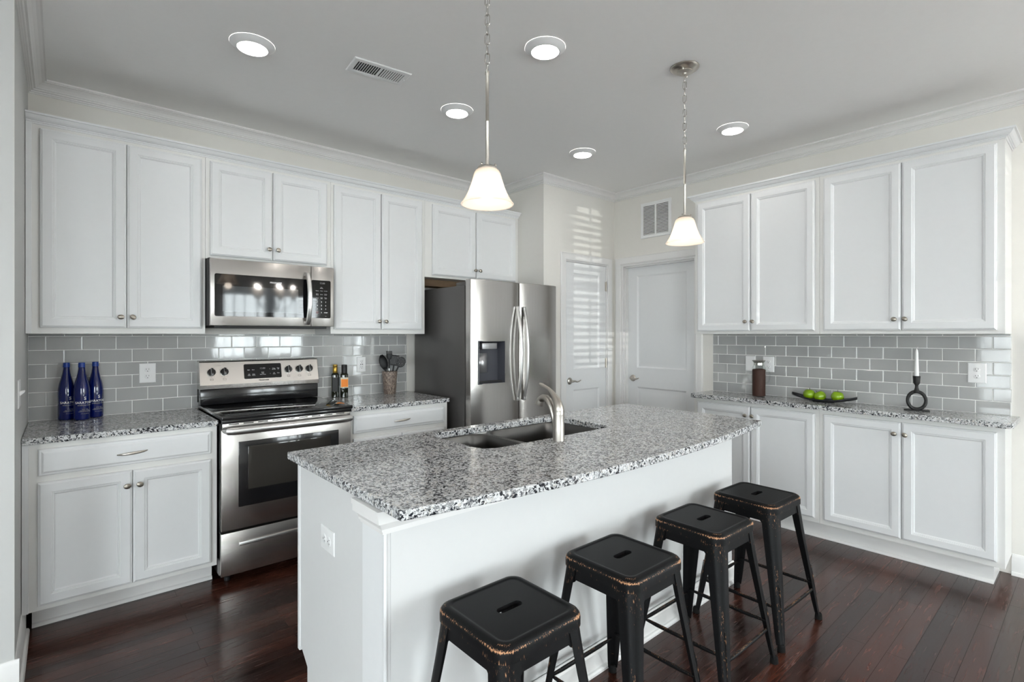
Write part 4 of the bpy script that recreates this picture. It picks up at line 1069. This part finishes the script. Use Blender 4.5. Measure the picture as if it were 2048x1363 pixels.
# utensil crock and utensils
CX, CY = 2.108, -.098
m = MB(); m.lathe([(.044, 0), (.047, .004), (.058, .15), (.060, .176), (.0585, .179), (.055, .178), (.053, .15), (.043, .012), (.001, .010)], (0, 0, 0), 36)
o = m.obj('utensil_crock', 'crock', None, True, 0, 50); o.location = (CX, CY, CZ); tag(o, 'brown bark-textured crock holding black utensils', 'crock')
def shaft(m, p0, p1, r): m.tube([p0, p1], r, 10)
def tool(name, label, base, top, build):
    t = thing(name, label, 'utensil', (CX, CY, CZ), 0, 'black kitchen utensils standing in the crock')
    b, tp = Vector(base), Vector(top); mid = b.lerp(tp, .72)
    m = MB(); shaft(m, b, mid, .0042); m.obj('steel_shaft', 'toolsteel', t)
    m = MB(); shaft(m, mid, tp, .0060); m.obj('neck', 'blacktool', t)
    d = (tp - b).normalized(); build(t, tp, d)
def head_frame(tp, d, yaw):
    """x across the head, y normal, z along the shaft"""
    z = d; x = Vector((math.cos(yaw), math.sin(yaw), 0)); x = (x - z * x.dot(z)).normalized(); y = z.cross(x)
    Mx = Matrix((x, y, z)).transposed().to_4x4(); Mx.translation = tp; return Mx
def spoon(wd, ht, deep, yaw):
    def f(t, tp, d):
        T = head_frame(tp, d, yaw); m = MB(); L = []
        for i in range(0, 11):
            u = i / 10; rz_ = max(.12, math.sin(PI * (.06 + .88 * u)) ** .7); L.append([T @ Vector((wd * rz_ * math.cos(2 * PI * k / 20), deep * (math.sin(PI * u)) * (.5 if math.sin(2 * PI * k / 20) > 0 else 1) * abs(math.sin(2 * PI * k / 20)) + .002 * math.sin(2 * PI * k / 20), ht * u - .008)) for k in range(20)])
        m.loft(L); m.obj('head', 'blacktool', t, True, 0, 50)
    return f
def slotted(t, tp, d):
    T = head_frame(tp, d, -.6); m = MB()
    for i in range(6):
        x = -.026 + i * .0105; m.box(x - .0043, x + .0043, -.0015, .0015, 0, .075, M4=T)
    m.box(-.030, .030, -.0015, .0015, .070, .080, M4=T); m.box(-.030, .030, -.0015, .0015, -.006, .006, M4=T)
    m.obj('head', 'blacktool', t)
def skimmer(t, tp, d):
    T = head_frame(tp, d, -.6); m = MB(); a, b = .037, .044; N = 28
    def e(sc, y): return [T @ Vector((a * sc * math.cos(2 * PI * k / N), y, b * sc * math.sin(2 * PI * k / N) + b - .004)) for k in range(N)]
    m.loft([e(1, -.0015), e(1, .0015), e(.80, .0015), e(.80, -.0015)], wrap=True)
    for i in range(-3, 4):
        z = i * .0105; hw = a * math.sqrt(max(0, 1 - (z / b) ** 2)) * .86; m.box(-hw, hw, -.0012, .0012, z + b - .0076, z + b - .0004, M4=T)
    for i in range(-3, 4):
        x = i * .0095; hh = b * math.sqrt(max(0, 1 - (x / a) ** 2)) * .86; m.box(x - .0032, x + .0032, -.001, .001, b - .004 - hh, b - .004 + hh, M4=T)
    m.obj('head', 'blacktool', t)
def fork(t, tp, d):
    T = head_frame(tp, d, -.6); m = MB()
    m.loft([[T @ Vector((w_ * math.cos(2 * PI * k / 16), .004 * math.sin(2 * PI * k / 16), z)) for k in range(16)] for w_, z in ((.006, -.004), (.016, .008), (.022, .022), (.023, .045))])
    for i in range(7):
        x = -.020 + i * .0066; m.tube([T @ Vector((x, 0, .042)), T @ Vector((x * 1.05, -.006, .062)), T @ Vector((x * 1.1, -.020, .068))], [.0026, .0024, .0018], 6)
    m.obj('head', 'blacktool', t)
tool('ladle', 'black nylon solid spoon leaning left in the crock', (.014, -.012, .014), (-.028, .020, .196), spoon(.033, .125, .014, -.7))
tool('pasta_fork', 'black nylon toothed spaghetti server in the middle of crock', (.004, .016, .014), (.002, .012, .272), fork)
tool('slotted_turner', 'black nylon slotted turner right of middle in crock', (-.006, -.004, .014), (.028, -.016, .228), slotted)
tool('skimmer', 'black nylon perforated skimmer leaning far right in crock', (-.030, .018, .014), (.052, -.046, .215), skimmer)

# carafe with coffee
t = thing('carafe', 'glass carafe of ground coffee on the right counter', 'carafe', (4.128, -2.115, CZ))
m = MB(); m.lathe([(.001, .002), (.044, .002), (.047, .006), (.0475, .012), (.0475, .205), (.045, .222), (.036, .238), (.0345, .252), (.0400, .264), (.0475, .270)], (0, 0, 0), 40, True, False)
m.obj('glass_body', 'glass', t, True, 0, 50)
m = MB(); m.lathe([(.001, .006), (.0445, .006), (.0455, .010), (.0455, .203), (.040, .208), (.020, .212), (.001, .211)], (0, 0, 0), 36); m.obj('coffee_grounds', 'coffee', t)
m = MB(); m.lathe([(.0335, .240), (.0335, .256), (.046, .271), (.048, .2735), (.040, .276), (.010, .277), (.001, .277)], (0, 0, 0), 32); m.lathe([(.0345, .2385), (.0355, .2385), (.0355, .244), (.0345, .244)], (0, 0, 0), 32, False, False); m.obj('steel_lid', 'chrome', t)
m = MB(); m.tube([(.004, -.047, .200), (.006, -.062, .202), (.008, -.073, .192), (.009, -.076, .165), (.009, -.074, .135), (.007, -.066, .110), (.004, -.048, .104)], [.005, .0055, .006, .0062, .006, .0055, .005], 12); m.obj('handle', 'glass', t)

# tray and apples
TX, TY = 4.148, -2.548
m = MB(); n = 24; L = []
for i in range(n + 1):
    s = -1 + 2 * i / n; y = s * .205; zz = .004 + .034 * abs(s) ** 2.2; hw = .052 * math.sqrt(max(0, 1 - abs(s) ** 2.6)) + .004
    pts = []
    for k in range(9):
        u = -1 + k / 4; pts.append((u * hw, y, zz + .012 * (u * u) + .004))
    for k in range(8, -1, -1):
        u = -1 + k / 4; pts.append((u * hw * .98, y, zz + .012 * (u * u) - .003))
    L.append(pts)
m.loft(L); m.lathe([(.030, 0), (.034, .0), (.036, .006)], (0, 0, 0), 28, sy=2.0)
o = m.obj('fruit_tray', 'traymat', None, True, 0, 40); o.location = (TX, TY, CZ); tag(o, 'long black boat-shaped tray under the green apples', 'tray')
def apple(x, y, z, label, tilt):
    t = thing('apple', label, 'apple', (x, y, z), 0, 'green apples on the black tray'); t.rotation_euler = (tilt[0], tilt[1], tilt[2])
    m = MB(); pr = []
    for j in range(25):
        a = PI * j / 24; r = .0385 * (math.sin(a) ** .85) * (1 + .06 * math.cos(a)); zz = .035 - .0345 * math.cos(a)
        zz -= .011 * math.exp(-(r / .011) ** 2) * (1 if j > 12 else -.55)
        pr.append((max(r, .0002), zz - .0))
    m.lathe(pr, (0, 0, 0), 36)
    for v in m.bm.verts:
        a = math.atan2(v.co.y, v.co.x); k = 1 + .018 * math.cos(5 * a) * (1 - v.co.z / .08); v.co.x *= k; v.co.y *= k
    m.obj('fruit', 'apple', t, True, 0, 80)
    m = MB(); m.tube([(0, 0, .058), (.001, .001, .068), (.004, .002, .078)], [.0013, .0012, .0018], 6); m.obj('stem', 'stem', t)
apple(TX - .004, TY + .092, CZ + .0135, 'leftmost green apple on the black tray', (.12, 0, .4))
apple(TX + .003, TY + .004, CZ + .0090, 'middle green apple of three, stem hidden', (-.1, .5, 1.6))
apple(TX - .004, TY - .086, CZ + .0125, 'rightmost green apple on the black tray', (-.05, -.08, 2.4))

# candle holder and candle
HX, HY = 4.118, -3.077
t = thing('candle_holder', 'black iron ring candle holder on the right counter', 'candle holder', (HX, HY, CZ), R(-90 + 12))
m = MB(); m.box(-.063, .063, -.022, .022, 0, .007, .002)
P = []; N = 40; rs = []
for k in range(N):
    a = 2 * PI * k / N + PI / 2; P.append((.0445 * math.cos(a), 0, .064 + .054 * math.sin(a))); rs.append(.0085 + .002 * abs(math.sin(a)))
m.tube(P, rs, 12, True, flat=1.0, up=(0, 1, 0)); m.obj('ring_base', 'iron', t)
m = MB(); m.lathe([(.019, .112), (.013, .126), (.0085, .145), (.0085, .158), (.012, .163), (.0165, .170), (.0180, .195), (.0195, .214), (.0165, .215), (.0135, .200), (.001, .199)], (0, 0, 0), 24); m.obj('socket_cup', 'iron', t)
t = thing('candle', 'white taper candle in the black ring holder', 'candle', (HX, HY, CZ + .2005))
m = MB(); m.lathe([(.0115, 0), (.0118, .004), (.0115, .05), (.0085, .155), (.0065, .172), (.002, .180), (.001, .181)], (0, 0, 0), 20); m.obj('wax', 'wax', t)
m = MB(); m.tube([(0, 0, .178), (0, -.002, .186), (0, -.007, .194)], .0010, 6); m.obj('wick', 'wax', t)
